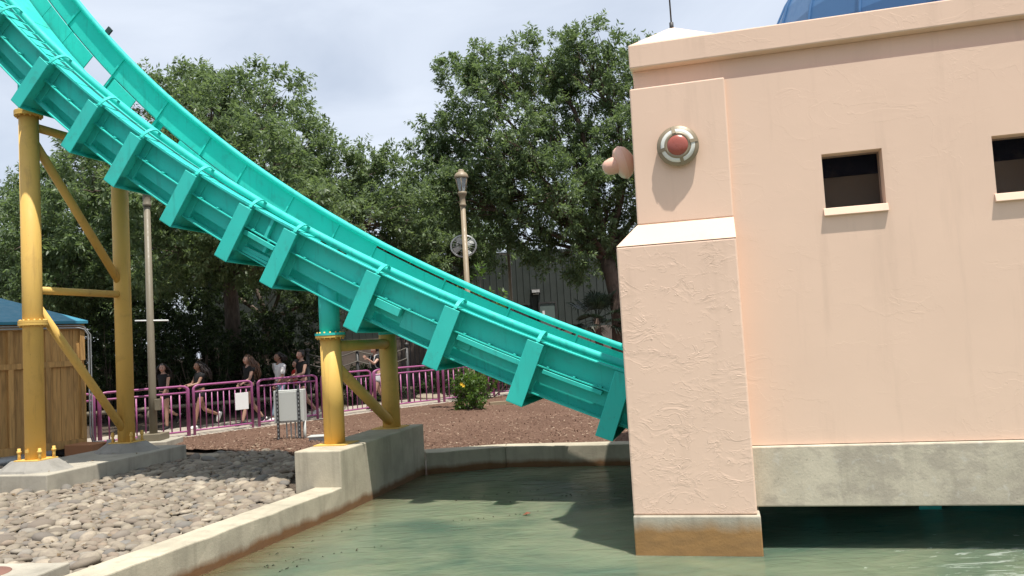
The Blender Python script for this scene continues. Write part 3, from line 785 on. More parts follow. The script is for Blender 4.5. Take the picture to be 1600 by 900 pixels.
s2 = thing('track_support', 'short yellow two-column support frame with turquoise top on the pool plinth', 'track support', W(-4.79, 9.85, 0.52), 0, 'yellow track supports')
mb = MB(); mb.tube([W(-4.83, 9.1, 0.52), W(-4.83, 9.1, 1.86)], CR, 28); mb.build('column', YEL, s2)
mb = MB(); mb.tube([W(-4.83, 9.1, 1.87), W(-4.83, 9.1, 2.55)], CR, 28); mb.build('teal_stub', TEAL, s2)
mb = MB(); mb.lathe([(CR, 0.03), (CR + 0.06, 0.03), (CR + 0.06, 0.0), (CR, 0.0)], W(-4.83, 9.1, 1.87), (0, 0, 1), 32, False); mb.build('teal_flange', TEAL, s2)
mb = MB(); mb.lathe([(CR, -0.002), (CR + 0.055, -0.002), (CR + 0.055, -0.028), (CR, -0.028)], W(-4.83, 9.1, 1.868), (0, 0, 1), 32, False)
for k in range(14):
    t = 2 * math.pi * k / 14; c = W(-4.83, 9.1, 1.80) + Vector((math.cos(t) * .158, math.sin(t) * .158, 0)); mb.tube([c + Vector((0, 0, .02)), c + Vector((0, 0, .115))], 0.011, 6)
mb.build('bolted_flange', YEL, s2)
mb = MB(); mb.tube([W(-4.79, 10.75, 0.52), W(-4.79, 10.75, 1.86)], CR, 28); mb.build('column', YEL, s2)
mb = MB(); mb.tube([W(-4.79, 10.75, 1.86), W(-4.79, 10.75, 2.40)], CR, 28); mb.build('teal_stub', TEAL, s2)
mb = MB(); mb.tube([W(-4.825, 9.2, 1.73), W(-4.785, 10.68, 1.73)], 0.07, 16); mb.build('brace', YEL, s2)
mb = MB(); mb.tube([W(-4.825, 9.2, 1.48), W(-4.785, 10.68, 0.62)], 0.07, 16); mb.build('brace', YEL, s2)
for b_ in (9.1, 10.75):
    mb = MB(); mb.box(-5.02, -4.60, b_ - 0.2, b_ + 0.2, 0.518, 0.532, W); mb.build('base_plate', YEL, s2)

# ================================================================ BEDS: MULCH, STONES
def fence_y(x):      # line of the guard fence along the guest path
    return float(np.interp(x, FX, FY))
FX = [-14.0, -10.5, -8.5, -7.1, -6.05, -4.95, -3.7, -2.2, -0.65, 1.2, 3.4, 6.0, 9.5, 14]
FY = [11.6, 14.4, 16.15, 17.4, 18.5, 19.75, 21.35, 22.75, 24.2, 25.8, 27.6, 29.6, 32.0, 34.5]
fl = [Vector((x, y, 0)) for x, y in zip(FX, FY)]
def flnorm(i):
    a, b = fl[max(i - 1, 0)], fl[min(i + 1, len(fl) - 1)]
    d = (b - a).normalized(); return Vector((-d.y, d.x, 0))      # away from the camera side
def ribbon(name, mat, d0, d1, z, thick=0.08, kind='structure'):
    mb = MB(); vs = []
    for i in range(len(fl)):
        n_ = flnorm(i); p0 = fl[i] + n_ * d0; p1 = fl[i] + n_ * d1
        vs += [(p0.x, p0.y, z - thick), (p1.x, p1.y, z - thick), (p1.x, p1.y, z), (p0.x, p0.y, z)]
    fs = []
    for i in range(len(fl) - 1):
        for k in range(4): fs.append((i * 4 + k, i * 4 + (k + 1) % 4, (i + 1) * 4 + (k + 1) % 4, (i + 1) * 4 + k))
    mb.add(vs, fs)
    return tag(mb.build(name, mat, bevel=0.01), kind=kind)
ribbon('path', PATH, -0.16, 2.3, 0.012)
def pt_in(poly, x, y):
    c = False; j = len(poly) - 1
    for i in range(len(poly)):
        xi, yi = poly[i]; xj, yj = poly[j]
        if (yi > y) != (yj > y) and x < (xj - xi) * (y - yi) / (yj - yi) + xi: c = not c
        j = i
    return c
def wav(x, y): return 0.03 * math.sin(x * 1.3 + 0.5 * y) + 0.025 * math.sin(y * 1.7 - x * 0.6) + 0.015 * math.sin(3.1 * x + 2.3 * y)
# mulch bed between the basin and the path: uneven sheet
mulch_xy = []
vs, fs = [], []
NXg, NYg = 90, 46
for j in range(NYg):
    for i in range(NXg):
        t = i / (NXg - 1); u_ = j / (NYg - 1)
        x1 = -8.2 + t * 20.0
        p1 = Vector((x1, fence_y(x1) - 0.20, 0))
        a_, b_ = ab(x1, p1.y)
        near = W(-7.9 + t * 21.8, 11.92, 0)
        p = near.lerp(p1, u_)
        edge = min(1, 6 * u_, 6 * (1 - u_))
        vs.append((p.x, p.y, (0.006 if u_ > 0 else -0.018) + edge * (0.035 + wav(p.x, p.y)) + rng.normal() * 0.006 * edge))
for j in range(NYg - 1):
    for i in range(NXg - 1): fs.append((j * NXg + i, j * NXg + i + 1, (j + 1) * NXg + i + 1, (j + 1) * NXg + i))
mb = MB(); mb.add(vs, fs, True); tag(mb.build('mulch_bed', MULCH), kind='structure')
GRID = vs
# loose wood chips on it
def chips(name, spots, mat, smin, smax):
    V, Fc = [], []
    for (x, y, z) in spots:
        L_, w_, h_ = rng.uniform(smin, smax), rng.uniform(0.010, 0.026), rng.uniform(0.004, 0.012)
        t = rng.uniform(0, 6.28); tl = rng.normal() * 0.35
        d = Vector((math.cos(t) * math.cos(tl), math.sin(t) * math.cos(tl), math.sin(tl))); s_ = Vector((-math.sin(t), math.cos(t), 0)); u_ = d.cross(s_) * h_
        c = Vector((x, y, z + h_ * 0.5)); k = len(V)
        V += [c - d * L_ / 2, c - d * L_ * .1 + s_ * w_ / 2, c + d * L_ / 2, c - d * L_ * .1 - s_ * w_ / 2, c + u_]
        Fc += [(k, k + 1, k + 4), (k + 1, k + 2, k + 4), (k + 2, k + 3, k + 4), (k + 3, k, k + 4), (k + 3, k + 2, k + 1, k)]
    mb = MB(); mb.add(V, Fc); o = mb.build(name, mat); return o
sp_ = []
while len(sp_) < 15000:
    i = rng.integers(0, NXg - 1); j = int(rng.integers(0, NYg - 1) * rng.uniform(0.25, 1)) if rng.random() < 0.6 else rng.integers(0, NYg - 1)
    if i > 62: continue
    p, p2, p3 = np.array(GRID[j * NXg + i]), np.array(GRID[j * NXg + i + 1]), np.array(GRID[(j + 1) * NXg + i])
    u_, v_ = rng.random(2); r_ = p + (p2 - p) * u_ + (p3 - p) * v_
    sp_.append((r_[0], r_[1], r_[2] + 0.004))
tag(chips('wood_chips', sp_, CHIP, 0.03, 0.10), 'loose reddish brown wood chips covering the mulch bed', 'wood chips', kind='stuff')

# river stones: the larger ones singly, the rest as one mass
STB = [(-4.2, 4.4), (-2.62, 9.35), (-3.0, 10.2), (-3.35, 12.2), (-4.0, 13.6), (-5.1, 14.1), (-5.5, 13.4), (-9.5, 14.6), (-9.8, 10.5), (-9.4, 6.0), (-6.0, 4.4)]
padxy = [tuple(W(a, b, 0)[:2]) for a, b in ((-10.1, 8.66), (-8.8, 8.66), (-8.8, 11.2), (-10.1, 11.2))]
slabxy = [(-5.3, 5.2), (-3.86, 5.35), (-3.66, 6.52), (-5.1, 6.74)]
kerbxy = [tuple(W(a, b, 0)[:2]) for a, b in ((-5.24, 0), (-4.78, 8.46), (-5.02, 8.46), (-5.02, 11.3), (-3, 11.3), (-3, 0))]
protos = []
def stone_mesh(k, sub):
    bm = bmesh.new(); bmesh.ops.create_icosphere(bm, subdivisions=sub, radius=1.0)
    r2 = np.random.default_rng(100 + k)
    ds = [Vector(r2.normal(size=3)).normalized() for _ in range(7)]; am = r2.uniform(-0.22, 0.22, 7); ph = r2.uniform(1.2, 2.6, 7)
    for v in bm.verts:
        f_ = 1 + sum(a_ * math.sin(p_ * v.co.dot(d_) + a_ * 9) for d_, a_, p_ in zip(ds, am, ph))
        v.co = v.co * f_
    sx, sy, sz = 1.0, r2.uniform(0.6, 0.95), r2.uniform(0.33, 0.56)
    for v in bm.verts: v.co = Vector((v.co.x * sx, v.co.y * sy, v.co.z * sz))
    me = bpy.data.meshes.new('stone'); bm.to_mesh(me); bm.free()
    me.polygons.foreach_set('use_smooth', [True] * len(me.polygons)); me.materials.append(STONE)
    return me
protos = [stone_mesh(k, 2) for k in range(14)]
spots = []
cell = {}
tries = 0
def ok_spot(x, y, r, f):
    cx, cy = int(x / 0.3), int(y / 0.3)
    for i in range(cx - 1, cx + 2):
        for j in range(cy - 1, cy + 2):
            for (u_, v_, r2) in cell.get((i, j), ()):
                if (u_ - x) ** 2 + (v_ - y) ** 2 < (f * (r + r2)) ** 2: return False
    return True
sizes = np.sort(np.concatenate([rng.uniform(0.07, 0.105, 90), 0.032 + 0.04 * rng.random(5200) ** 1.5, rng.uniform(0.018, 0.034, 5200)]))[::-1]
for r in sizes:
    for t_ in range(14):
        x, y = rng.uniform(-9.4, -2.5), rng.uniform(4.6, 14.6)
        if not pt_in(STB, x, y) or pt_in(padxy, x, y) or pt_in(slabxy, x, y) or pt_in(kerbxy, x, y): continue
        if y > 12.6 and rng.random() < (y - 12.6) * 0.3: continue
        if ok_spot(x, y, r, 0.72):
            cell.setdefault((int(x / 0.3), int(y / 0.3)), []).append((x, y, r)); spots.append((x, y, r)); break
bed_o = MB(); bed_o.add([(x, y, 0.0) for x, y in STB], [tuple(range(len(STB)))])
# bed sheet follows the stones' area, cut back from kerb and pad by lying just above the ground
stone_bed = tag(bed_o.build('stone_bed', EARTH), kind='structure')
def inview(x, y): return y > 5.5 and abs(x) / y < 0.66
vis = sorted([s_ for s_ in spots if inview(s_[0], s_[1])], key=lambda s_: -s_[2] / s_[1])
single = set(vis[:300])
rest = []
for (x, y, r) in spots:
    rot = (rng.normal() * 0.16, rng.normal() * 0.16, rng.uniform(0, 6.28)); k = int(rng.integers(0, 14)); zz = r * 0.26 + rng.uniform(0, 0.03)
    if (x, y, r) in single:
        o = bpy.data.objects.new('stone', protos[k]); COL.objects.link(o); o.parent = stone_bed
        o.location = (x, y, zz); o.rotation_euler = rot; o.scale = (r, r, r)
    else: rest.append((x, y, r, zz, rot, k))
V, Fc = [], []; kk = 0
pv = [np.array([v.co[:] for v in m_.vertices]) for m_ in protos]; pf = [[tuple(p_.vertices) for p_ in m_.polygons] for m_ in protos]
from mathutils import Euler
for (x, y, r, zz, rot, k) in rest:
    M = np.array(Euler(rot).to_matrix()) * r
    V.append(pv[k] @ M.T + np.array((x, y, zz))); Fc += [(a_ + kk, b_ + kk, c_ + kk) for a_, b_, c_ in pf[k]]; kk += len(pv[k])
me = bpy.data.meshes.new('stones'); me.from_pydata(np.concatenate(V).tolist(), [], Fc); me.polygons.foreach_set('use_smooth', [True] * len(me.polygons)); me.materials.append(STONE)
o = bpy.data.objects.new('small_stones', me); COL.objects.link(o); o.parent = stone_bed; tag(o, kind='stuff')
# a few larger boulders
def boulder(x, y, r, label, sq=0.55):
    o = bpy.data.objects.new('boulder', stone_mesh(int(abs(x * 100 + y * 37)) % 997, 3)); COL.objects.link(o)
    o.location = (x, y, r * 0.14); o.scale = (r, r, r * sq); o.rotation_euler = (0, 0, x * 3)
    tag(o, label, 'boulder')
boulder(-6.95, 10.35, 0.17, 'round dark boulder at the corner of the concrete pad')
boulder(-5.15, 7.75, 0.20, 'brown flat boulder at the left edge of the stone bed')
boulder(-5.15, 13.3, 0.19, 'flat dark boulder in the shade behind the stone bed')

# ================================================================ GUARD FENCE
def fence_panel(L_):
    root = thing('fence_panel', 'x', 'fence')
    r_ = 0.024; H = 1.07
    mb = MB(); c = 0.09
    path = [(0, 0, 0), (0, 0, H - c)] + [(c - c * math.cos(t), 0, H - c + c * math.sin(t)) for t in np.linspace(0.2, math.pi / 2, 6)]
    path += [(L_ - p_[0], 0, p_[2]) for p_ in reversed(path)]
    mb.tube([Vector(p_) for p_ in path], r_, 8); mb.build('frame', PURPLE, root)
    mb = MB(); mb.tube([(0, 0, H - 0.14), (L_, 0, H - 0.14)], 0.02, 8); mb.build('rail', PURPLE, root)
    mb = MB(); mb.tube([(0, 0, 0.10), (L_, 0, 0.10)], 0.02, 8); mb.build('rail', PURPLE, root)
    me = None
    for k in range(9):
        x = L_ * (k + 1) / 10
        mb = MB(); mb.tube([(x, 0, 0.10), (x, 0, H - 0.14)], 0.0095, 6); mb.build('picket', PURPLE, root)
    return root
fp = fence_panel(1.0)
run = []
dist = [0.0]
for i in range(len(fl) - 1): dist.append(dist[-1] + (fl[i + 1] - fl[i]).length)
def along(d):
    x = float(np.interp(d, dist, FX)); y = float(np.interp(d, dist, FY)); return Vector((x, y, 0.012))
XB = [(-9.85, -8.52), (-8.44, -7.13), (-7.04, -6.10), (-5.99, -4.94), (-4.84, -3.86), (-3.78, -2.24), (-2.10, -0.72), (-0.58, 0.62), (0.74, 1.95), (2.07, 3.3), (3.42, 4.6), (4.75, 5.95)]
FLAB = ['purple fence panel partly behind the wooden shed corner and diagonal brace', 'purple fence panel just behind the olive lamp post', 'purple fence panel with a white notice, right of the olive lamp post',
        'purple fence panel behind the grey electrical cabinet', 'purple fence panel seen between the two columns of the short support', 'purple fence panel just right of the short yellow support', 'purple fence panel behind the flowering bush',
        'purple fence panel right of the flowering bush, under the track', 'purple fence panel glimpsed below the track, second right of the bush', 'purple fence panel glimpsed through the track beside the pink building', 'purple fence panel hidden mostly by track near pink pilaster', 'farthest purple fence panel, behind the pink building']
for i, (xa, xb) in enumerate(XB):
    pa, pb_ = Vector((xa, fence_y(xa), 0.012)), Vector((xb, fence_y(xb), 0.012))
    o = fp if i == 0 else copy_tree(fp)
    d = pb_ - pa
    o.location = pa; o.rotation_euler = (0, 0, math.atan2(d.y, d.x)); o.scale = (d.length, 1, 1)
    tag(o, FLAB[i], 'fence', 'purple fence panels along the guest path')
# notice board hung on the third panel
pa, pb_ = Vector((-7.04, fence_y(-7.04), 0)), Vector((-6.10, fence_y(-6.10), 0)); d = (pb_ - pa).normalized(); nn = Vector((d.y, -d.x, 0))
mb = MB(); c = pa.lerp(pb_, 0.80) + nn * 0.035
mb.hexa([c - d * .16 + Vector((0, 0, .45)), c + d * .16 + Vector((0, 0, .45)), c + d * .16 + nn * .012 + Vector((0, 0, .45)), c - d * .16 + nn * .012 + Vector((0, 0, .45)),
         c - d * .16 + Vector((0, 0, .83)), c + d * .16 + Vector((0, 0, .83)), c + d * .16 + nn * .012 + Vector((0, 0, .83)), c - d * .16 + nn * .012 + Vector((0, 0, .83))])
tag(mb.build('notice_board', WHITE, bevel=0.004), 'small white notice board hung on the purple fence', 'notice')

# ================================================================ SHED
CS = Vector((-8.15, 15.14, 0)); dS = Vector((-0.58, -0.81, 0)).normalized(); eS = Vector((-dS.y, dS.x, 0)) * -1
if eS.x > 0: eS = -eS
def S(a, b, z): return CS + dS * a + eS * b + Vector((0, 0, z))
shed = thing('wooden_shed', 'brown plank shed with blue hipped roof behind the tall yellow column', 'shed', S(1.75, 1.5, 0))
a = 0.0; k = 0; pw = [0.20, 0.23, 0.19, 0.22, 0.21, 0.24, 0.20]
while a < 3.5:
    w_ = pw[k % 7]
    mb = MB(); mb.box(a, a + w_ - 0.005, 0.0 + 0.006 * (k % 3), 0.03, 0.16 + 0.01 * (k % 2), 2.44, S); mb.build('plank', WOODM, shed)
    a += w_; k += 1
a = 0.0; k = 0
while a < 3.0:
    w_ = pw[(k + 3) % 7]
    mb = MB(); mb.box(-0.0, 0.028, a + 0.031, a + w_ + 0.026, 0.16, 2.44, S); mb.build('plank', WOODM, shed)
    a += w_; k += 1
for (a0_, a1_, z0, z1) in ((0.0, 3.5, 0.16, 0.30), (0.06, 3.5, 1.66, 1.76), (0.0, 3.5, 2.34, 2.44)):
    mb = MB(); mb.box(a0_, a1_, -0.042, -0.002, z0, z1, S); mb.build('rail', WOODM, shed)
for a_ in (0.0, 0.62, 1.24, 1.95, 2.6):
    mb = MB(); mb.box(a_, a_ + 0.085, -0.046, -0.003, 0.302, 1.658, S); mb.build('batten', WOODM, shed)
    mb = MB(); mb.box(a_, a_ + 0.085, -0.046, -0.003, 1.762, 2.338, S); mb.build('batten', WOODM, shed)
mb = MB(); mb.box(0.04, 3.46, 0.04, 2.98, 0.05, 0.155, S); mb.build('floor_frame', DARK, shed)
mb = MB(); mb.box(0.03, 3.5, 0.032, 2.99, 2.40, 2.445, S); mb.build('ceiling', WOODM, shed)
mb = MB(); ev = [S(-.04, -.10, 2.50), S(3.60, -.10, 2.50), S(3.60, 3.04, 2.50), S(-.04, 3.04, 2.50), S(1.45, 1.5, 3.22), S(2.05, 1.5, 3.22)]
ev += [v - Vector((0, 0, 0.05)) for v in ev[:4]]
mb.add(ev, [(0, 1, 5, 4), (1, 2, 5), (2, 3, 4, 5), (3, 0, 4), (6, 7, 1, 0), (7, 8, 2, 1), (8, 9, 3, 2), (9, 6, 0, 3), (9, 8, 7, 6)]); mb.build('roof', BLUE_ROOF, shed)
for d_, r_ in ((0.0, 0.016), (0.045, 0.013)):
    mb = MB(); mb.tube([S(3.5, -0.07, 2.37 + d_), S(0.12, -0.07, 2.37 + d_), S(0.02, -0.07, 2.34 + d_), S(-0.05 - d_, -0.07, 2.24), S(-0.05 - d_, -0.07, 0.35), S(-0.09 - d_, -0.07, 0.22 - d_), S(-0.30, -0.07, 0.20 - d_)], r_, 8); mb.build('conduit', STEEL, shed)
for a_, b_ in ((0.15, 0.2), (1.7, 0.2), (3.2, 0.2), (0.15, 2.7), (1.7, 2.7), (3.2, 2.7)):
    mb = MB(); mb.box(a_ - .12, a_ + .12, b_ - .12, b_ + .12, -0.03, 0.049, S); mb.build('foundation_block', CONC, shed)
mb = MB(); mb.hexa([Vector(v) for v in ((-8.20, 14.50, 0.0), (-7.62, 14.33, 0.0), (-7.50, 14.75, 0.0), (-8.1, 14.95, 0.0), (-8.20, 14.50, 0.25), (-7.62, 14.33, 0.25), (-7.50, 14.75, 0.25), (-8.1, 14.95, 0.25))])
tag(mb.build('terracotta_block', TERRA, bevel=0.01), 'rust coloured block beside the shed corner', 'block')
for (dx, lab) in ((0.0, 'left one of two grey junction boxes at the shed corner'), (0.16, 'right one of two grey junction boxes at the shed corner')):
    jb = thing('junction_box', lab, 'junction box', (-7.42 + dx, 14.62 + dx * .6, 0), 0.3, 'junction boxes by the shed')
    mb = MB(); c = Vector((-7.42 + dx, 14.62 + dx * .6, 0)); mb.box(c.x - .06, c.x + .06, c.y - .04, c.y + .04, 0.06, 0.30); mb.build('case', STEEL, jb, bevel=0.006)
    mb = MB(); mb.tube([c + Vector((0, 0, -.02)), c + Vector((0, 0, .07))], 0.02, 8); mb.build('pipe', STEEL, jb)
mb = MB(); mb.tube([Vector((-10.1, 12.1, 0.09)), Vector((-8.35, 14.35, 0.10))], 0.09, 16)
tag(mb.build('drain_pipe', STEEL), 'grey drain pipe lying on the ground in front of the shed', 'pipe')

# ================================================================ LAMP POSTS
def lamp_post(label, loc, H, mat, lantern=True, base=True):
    t = thing('lamp_post', label, 'lamp post', loc, 0, 'lamp posts')
    x, y, z = loc; P_ = Vector(loc)
    mb = MB(); mb.tube([P_ + Vector((0, 0, 0.10)), P_ + Vector((0, 0, 0.9)), P_ + Vector((0, 0, H))], [0.075, 0.072, 0.060], 16); mb.build('pole', mat, t)
    mb = MB(); mb.lathe([(0.068, H - 0.12), (0.085, H - 0.10), (0.085, H - 0.07), (0.072, H - 0.05), (0.072, H + 0.12), (0.10, H + 0.16), (0.115, H + 0.2), (0.115, H + 0.24), (0.06, H + 0.25)], P_, (0, 0, 1), 16); mb.build('capital', mat, t)
    if base:
        mb = MB(); mb.box(x - .22, x + .22, y - .22, y + .22, 0.0 + z, z + 0.13); mb.build('base_plate', mat, t, bevel=0.01)
    if lantern:
        h = H + 0.25
        mb = MB(); mb.lathe([(0.085, h), (0.15, h + 0.33), (0.15, h + 0.34)], P_, (0, 0, 1), 6, False); mb.build('glass', LGLASS, t)
        for k in range(6):
            a_ = k * math.pi / 3; u_ = Vector((math.cos(a_), math.sin(a_), 0))
            X = Vector((0, 0, 1)).cross(Vector((1, 0, 0))).normalized(); Y = Vector((0, 0, 1)).cross(X); u_ = X * math.cos(a_) + Y * math.sin(a_)
            mb = MB(); mb.tube([P_ + u_ * 0.092 + Vector((0, 0, h)), P_ + u_ * 0.158 + Vector((0, 0, h + 0.34))], 0.011, 6); mb.build('lantern_bar', mat, t)
        mb = MB(); mb.lathe([(0.17, h + 0.335), (0.18, h + 0.36), (0.165, h + 0.41), (0.13, h + 0.46), (0.085, h + 0.485), (0.075, h + 0.50), (0.08, h + 0.53), (0.05, h + 0.55), (0.0, h + 0.56)], P_, (0, 0, 1), 18); mb.build('lantern_roof', mat, t)
    return t
lp = lamp_post('olive lamp post with thin cross bar standing behind the long concrete pad', (-7.2, 15.85, 0.12), 4.75, OLIVE)
mb = MB(); P_ = Vector((-7.2, 15.85, 0.12)); mb.tube([P_ + Vector((-.30, 0, 2.36)), P_ + Vector((.36, 0, 2.33))], 0.016, 8); mb.build('cross_bar', WHITE, lp)
mb = MB(); mb.box(-7.12, -7.02, 15.74, 15.84, 0.70, 0.92); mb.build('switch_box', OLIVE, lp, bevel=0.006)
mb = MB(); mb.box(-7.62, -6.78, 15.45, 16.25, -0.1, 0.118); tag(mb.build('lamp_plinth', CONC, bevel=0.015), 'flat concrete plinth under the olive lamp post', 'plinth')
lamp_post('tan lamp post with glass lantern above the track, in front of trees', (-1.09, 19.5, 0.0), 5.12, TAN)
lamp_post('slim tan post half hidden by leaves in front of the green building', (-0.055, 28.6, 0.0), 5.3, TAN)
# cage fan on the middle post
fan = thing('cage_fan', 'round wire cage fan fixed to the tan lamp post', 'fan', (-1.12, 19.60, 4.06))
c = Vector((-1.14, 19.72, 4.05)); mb = MB()
ring = lambda r_, y_: [c + Vector((r_ * math.cos(t), y_, r_ * 0.86 * math.sin(t))) for t in np.linspace(0, 2 * math.pi, 33)]
mb.tube(ring(0.32, 0.0), 0.013, 6, False); mb.tube(ring(0.30, -0.05), 0.007, 5, False); mb.tube(ring(0.30, 0.05), 0.007, 5, False); mb.tube(ring(0.17, -0.07), 0.005, 5, False); mb.build('cage_rim', STEEL, fan)
for k in range(20):
    t = 2 * math.pi * k / 20; u_ = Vector((math.cos(t), 0, 0.86 * math.sin(t)))
    mb = MB(); mb.tube([c + u_ * .05 + Vector((0, -.09, 0)), c + u_ * .2 + Vector((0, -.075, 0)), c + u_ * .31], 0.004, 5); mb.build('cage_wire', STEEL, fan)
for k in range(4):
    t = 0.5 + math.pi / 2 * k; u_ = Vector((math.cos(t), 0, 0.86 * math.sin(t))); w_ = Vector((-math.sin(t), 0.35, math.cos(t))).normalized()
    mb = MB(); mb.hexa([c + u_ * .04 - w_ * .03, c + u_ * .27 - w_ * .08, c + u_ * .28 + w_ * .08, c + u_ * .04 + w_ * .03] + [v + Vector((0, 0.006, 0)) for v in (c + u_ * .04 - w_ * .03, c + u_ * .27 - w_ * .08, c + u_ * .28 + w_ * .08, c + u_ * .04 + w_ * .03)]); mb.build('blade', GREY, fan)
mb = MB(); mb.lathe([(0.0, -0.06), (0.06, -0.05), (0.07, 0.05), (0.06, 0.18), (0.0, 0.19)], c, (0, 1, 0), 16); mb.build('motor', DARK, fan)
mb = MB(); mb.bar(c + Vector((0.02, -0.24, 0)), c + Vector((0.02, 0.1, 0)), 0.04, 0.04); mb.build('bracket', STEEL, fan)

# ================================================================ ELECTRICAL CABINET
cab = thing('electrical_cabinet', 'grey electrical cabinet on two steel channel posts with conduits below', 'cabinet', (-4.2, 14.85, 0))
mb = MB(); mb.box(-4.50, -3.95, 14.80, 15.0, 0.40, 0.99); mb.build('cabinet_box', GREY, cab, bevel=0.008)
mb = MB(); mb.box(-4.47, -3.98, 14.785, 14.799, 0.43, 0.96); mb.build('cabinet_door', GREY, cab, bevel=0.005)
for x in (-4.42, -4.03):
    mb = MB(); mb.box(x - .021, x + .021, 14.755, 14.784, -0.03, 1.07); mb.build('channel_post', DARK, cab)
    for k in range(14):
        mb = MB(); mb.box(x - .008, x + .008, 14.750, 14.7545, 0.04 + k * .072, 0.075 + k * .072); mb.build('slot', STEEL, cab)
for x in (-4.30, -4.22, -4.14, -4.09):
    mb = MB(); mb.tube([(x, 14.88, -0.03), (x, 14.88, 0.41)], 0.014, 8); mb.build('conduit', GREY, cab)
mb = MB(); mb.tube([(-3.97, 14.88, -0.03), (-3.97, 14.88, 0.41)], 0.028, 10); mb.build('conduit', GREY, cab)
mb = MB(); mb.tube([(-4.02, 14.80, 0.72), (-4.02, 14.76, 0.72)], 0.012, 8); mb.build('latch', DARK, cab)
sb = thing('ground_box', 'small grey box on the ground beside the concrete plinth', 'box', (-3.60, 14.4, 0))
mb = MB(); mb.box(-3.74, -3.46, 14.25, 14.5, 0.0, 0.16); mb.build('case', STEEL, sb, bevel=0.008)
mb = MB(); mb.box(-3.76, -3.44, 14.23, 14.52, 0.161, 0.18); mb.build('lid', GREY, sb, bevel=0.004)

# ================================================================ PEOPLE
def skinmat(name, col):
    m, n, l, p = nt(name)
    l.new(mix(n, l, noise(n, l, pos(n, l), 12, 3), sc3(col, 0.9), sc3(col, 1.1)), p.inputs['Base Color'])
    p.inputs['Roughness'].default_value = 0.5; p.inputs['Subsurface Weight'].default_value = 0.06; p.inputs['Subsurface Radius'].default_value = (0.02, 0.008, 0.004)
    return m
SKIN1, SKIN2 = skinmat('skin_light', (0.42, 0.245, 0.18)), skinmat('skin_tan', (0.27, 0.145, 0.095))
def cloth(name, col):
    m, n, l, p = nt(name)
    f = noise(n, l, pos(n, l), 9, 4, 0.6, 0.6)
    l.new(mix(n, l, f, sc3(col, 0.8), sc3(col, 1.2)), p.inputs['Base Color']); p.inputs['Roughness'].default_value = 0.9
    bump(n, l, p, f, 0.6, 0.02); return m
BLACKC, WHITEC, REDC, DENIM, LGREY = cloth('black_cloth', (0.006, 0.006, 0.007)), cloth('white_cloth', (0.72, 0.70, 0.68)), cloth('red_cloth', (0.50, 0.025, 0.02)), cloth('denim', (0.22, 0.29, 0.38)), cloth('grey_cloth', (0.45, 0.45, 0.45))
def hairmat(name, col):
    m, n, l, p = nt(name)
    f = noise(n, l, pos(n, l, (1, 1, 0.2)), 60, 3)
    l.new(mix(n, l, f, sc3(col, 0.5), sc3(col, 1.5)), p.inputs['Base Color']); p.inputs['Roughness'].default_value = 0.4
    bump(n, l, p, f, 0.5, 0.006); return m
HAIR_D, HAIR_B = hairmat('dark_hair', (0.018, 0.012, 0.010)), hairmat('brown_hair', (0.10, 0.050, 0.028))
def eval_skin(jobs):
    """jobs: list of (verts, radii, edges, root index) -> list of (verts, faces)"""
    obs = []
    for vs, rs, es, rt_ in jobs:
        me = bpy.data.meshes.new('tmp'); me.from_pydata(vs, es, []); o = bpy.data.objects.new('tmp', me); COL.objects.link(o)
        o.modifiers.new('s', 'SKIN'); sub = o.modifiers.new('u', 'SUBSURF'); sub.levels = 2; sub.render_levels = 2
        lay = me.skin_vertices[0].data
        for i, r_ in enumerate(rs): lay[i].radius = r_ if isinstance(r_, tuple) else (r_, r_)
        lay[rt_].use_root = True
        obs.append(o)
    dg = bpy.context.evaluated_depsgraph_get(); out = []
    for o in obs:
        me2 = o.evaluated_get(dg).to_mesh()
        out.append(([v.co.copy() for v in me2.vertices], [tuple(p_.vertices) for p_ in me2.polygons]))
        o.evaluated_get(dg).to_mesh_clear()
    for o in obs:
        me = o.data; bpy.data.objects.remove(o); bpy.data.meshes.remove(me)
    return out
def head_geo(c, tilt, turn):
    bm = bmesh.new(); bmesh.ops.create_icosphere(bm, subdivisions=4, radius=1.0)
    for v in bm.verts:
        x, y, z = v.co
        jaw = max(0, -z); w = 1 - 0.32 * jaw ** 1.5
        X_, Y_, Z_ = 0.094 * x * (1 - 0.12 * jaw) + 0.018 * jaw * (x > 0), 0.073 * y * w, 0.115 * z
        if x > 0.5:
            g = math.exp(-((y / 0.16) ** 2)) * math.exp(-(((z + 0.12) / 0.22) ** 2)); X_ += 0.024 * g                 # nose
            g = math.exp(-(((abs(y) - 0.34) / 0.17) ** 2)) * math.exp(-(((z - 0.08) / 0.14) ** 2)); X_ -= 0.011 * g   # eye sockets
            g = math.exp(-((y / 0.26) ** 2)) * math.exp(-(((z + 0.50) / 0.09) ** 2)); X_ += 0.007 * g                 # lips
            g = math.exp(-((y / 0.22) ** 2)) * math.exp(-(((z + 0.85) / 0.14) ** 2)); X_ += 0.008 * g                 # chin
        g = math.exp(-(((abs(y) - 1) / 0.12) ** 2)) * math.exp(-(((z + 0.08) / 0.22) ** 2)) * math.exp(-((x / 0.16) ** 2)); Y_ += 0.016 * g * (1 if y > 0 else -1)
        v.co = Vector((X_, Y_, Z_))
    M = Matrix.Translation(c) @ Matrix.Rotation(turn, 4, 'Z') @ Matrix.Rotation(tilt, 4, 'Y')
    vs = [M @ v.co for v in bm.verts]; fs = [tuple(v.index for v in f.verts) for f in bm.faces]; bm.free()
    return vs, fs, M
def limb(p, ang, L_, side=0.0): return p + Vector((math.sin(ang), side, -math.cos(ang))).normalized() * L_
PEOPLE = []
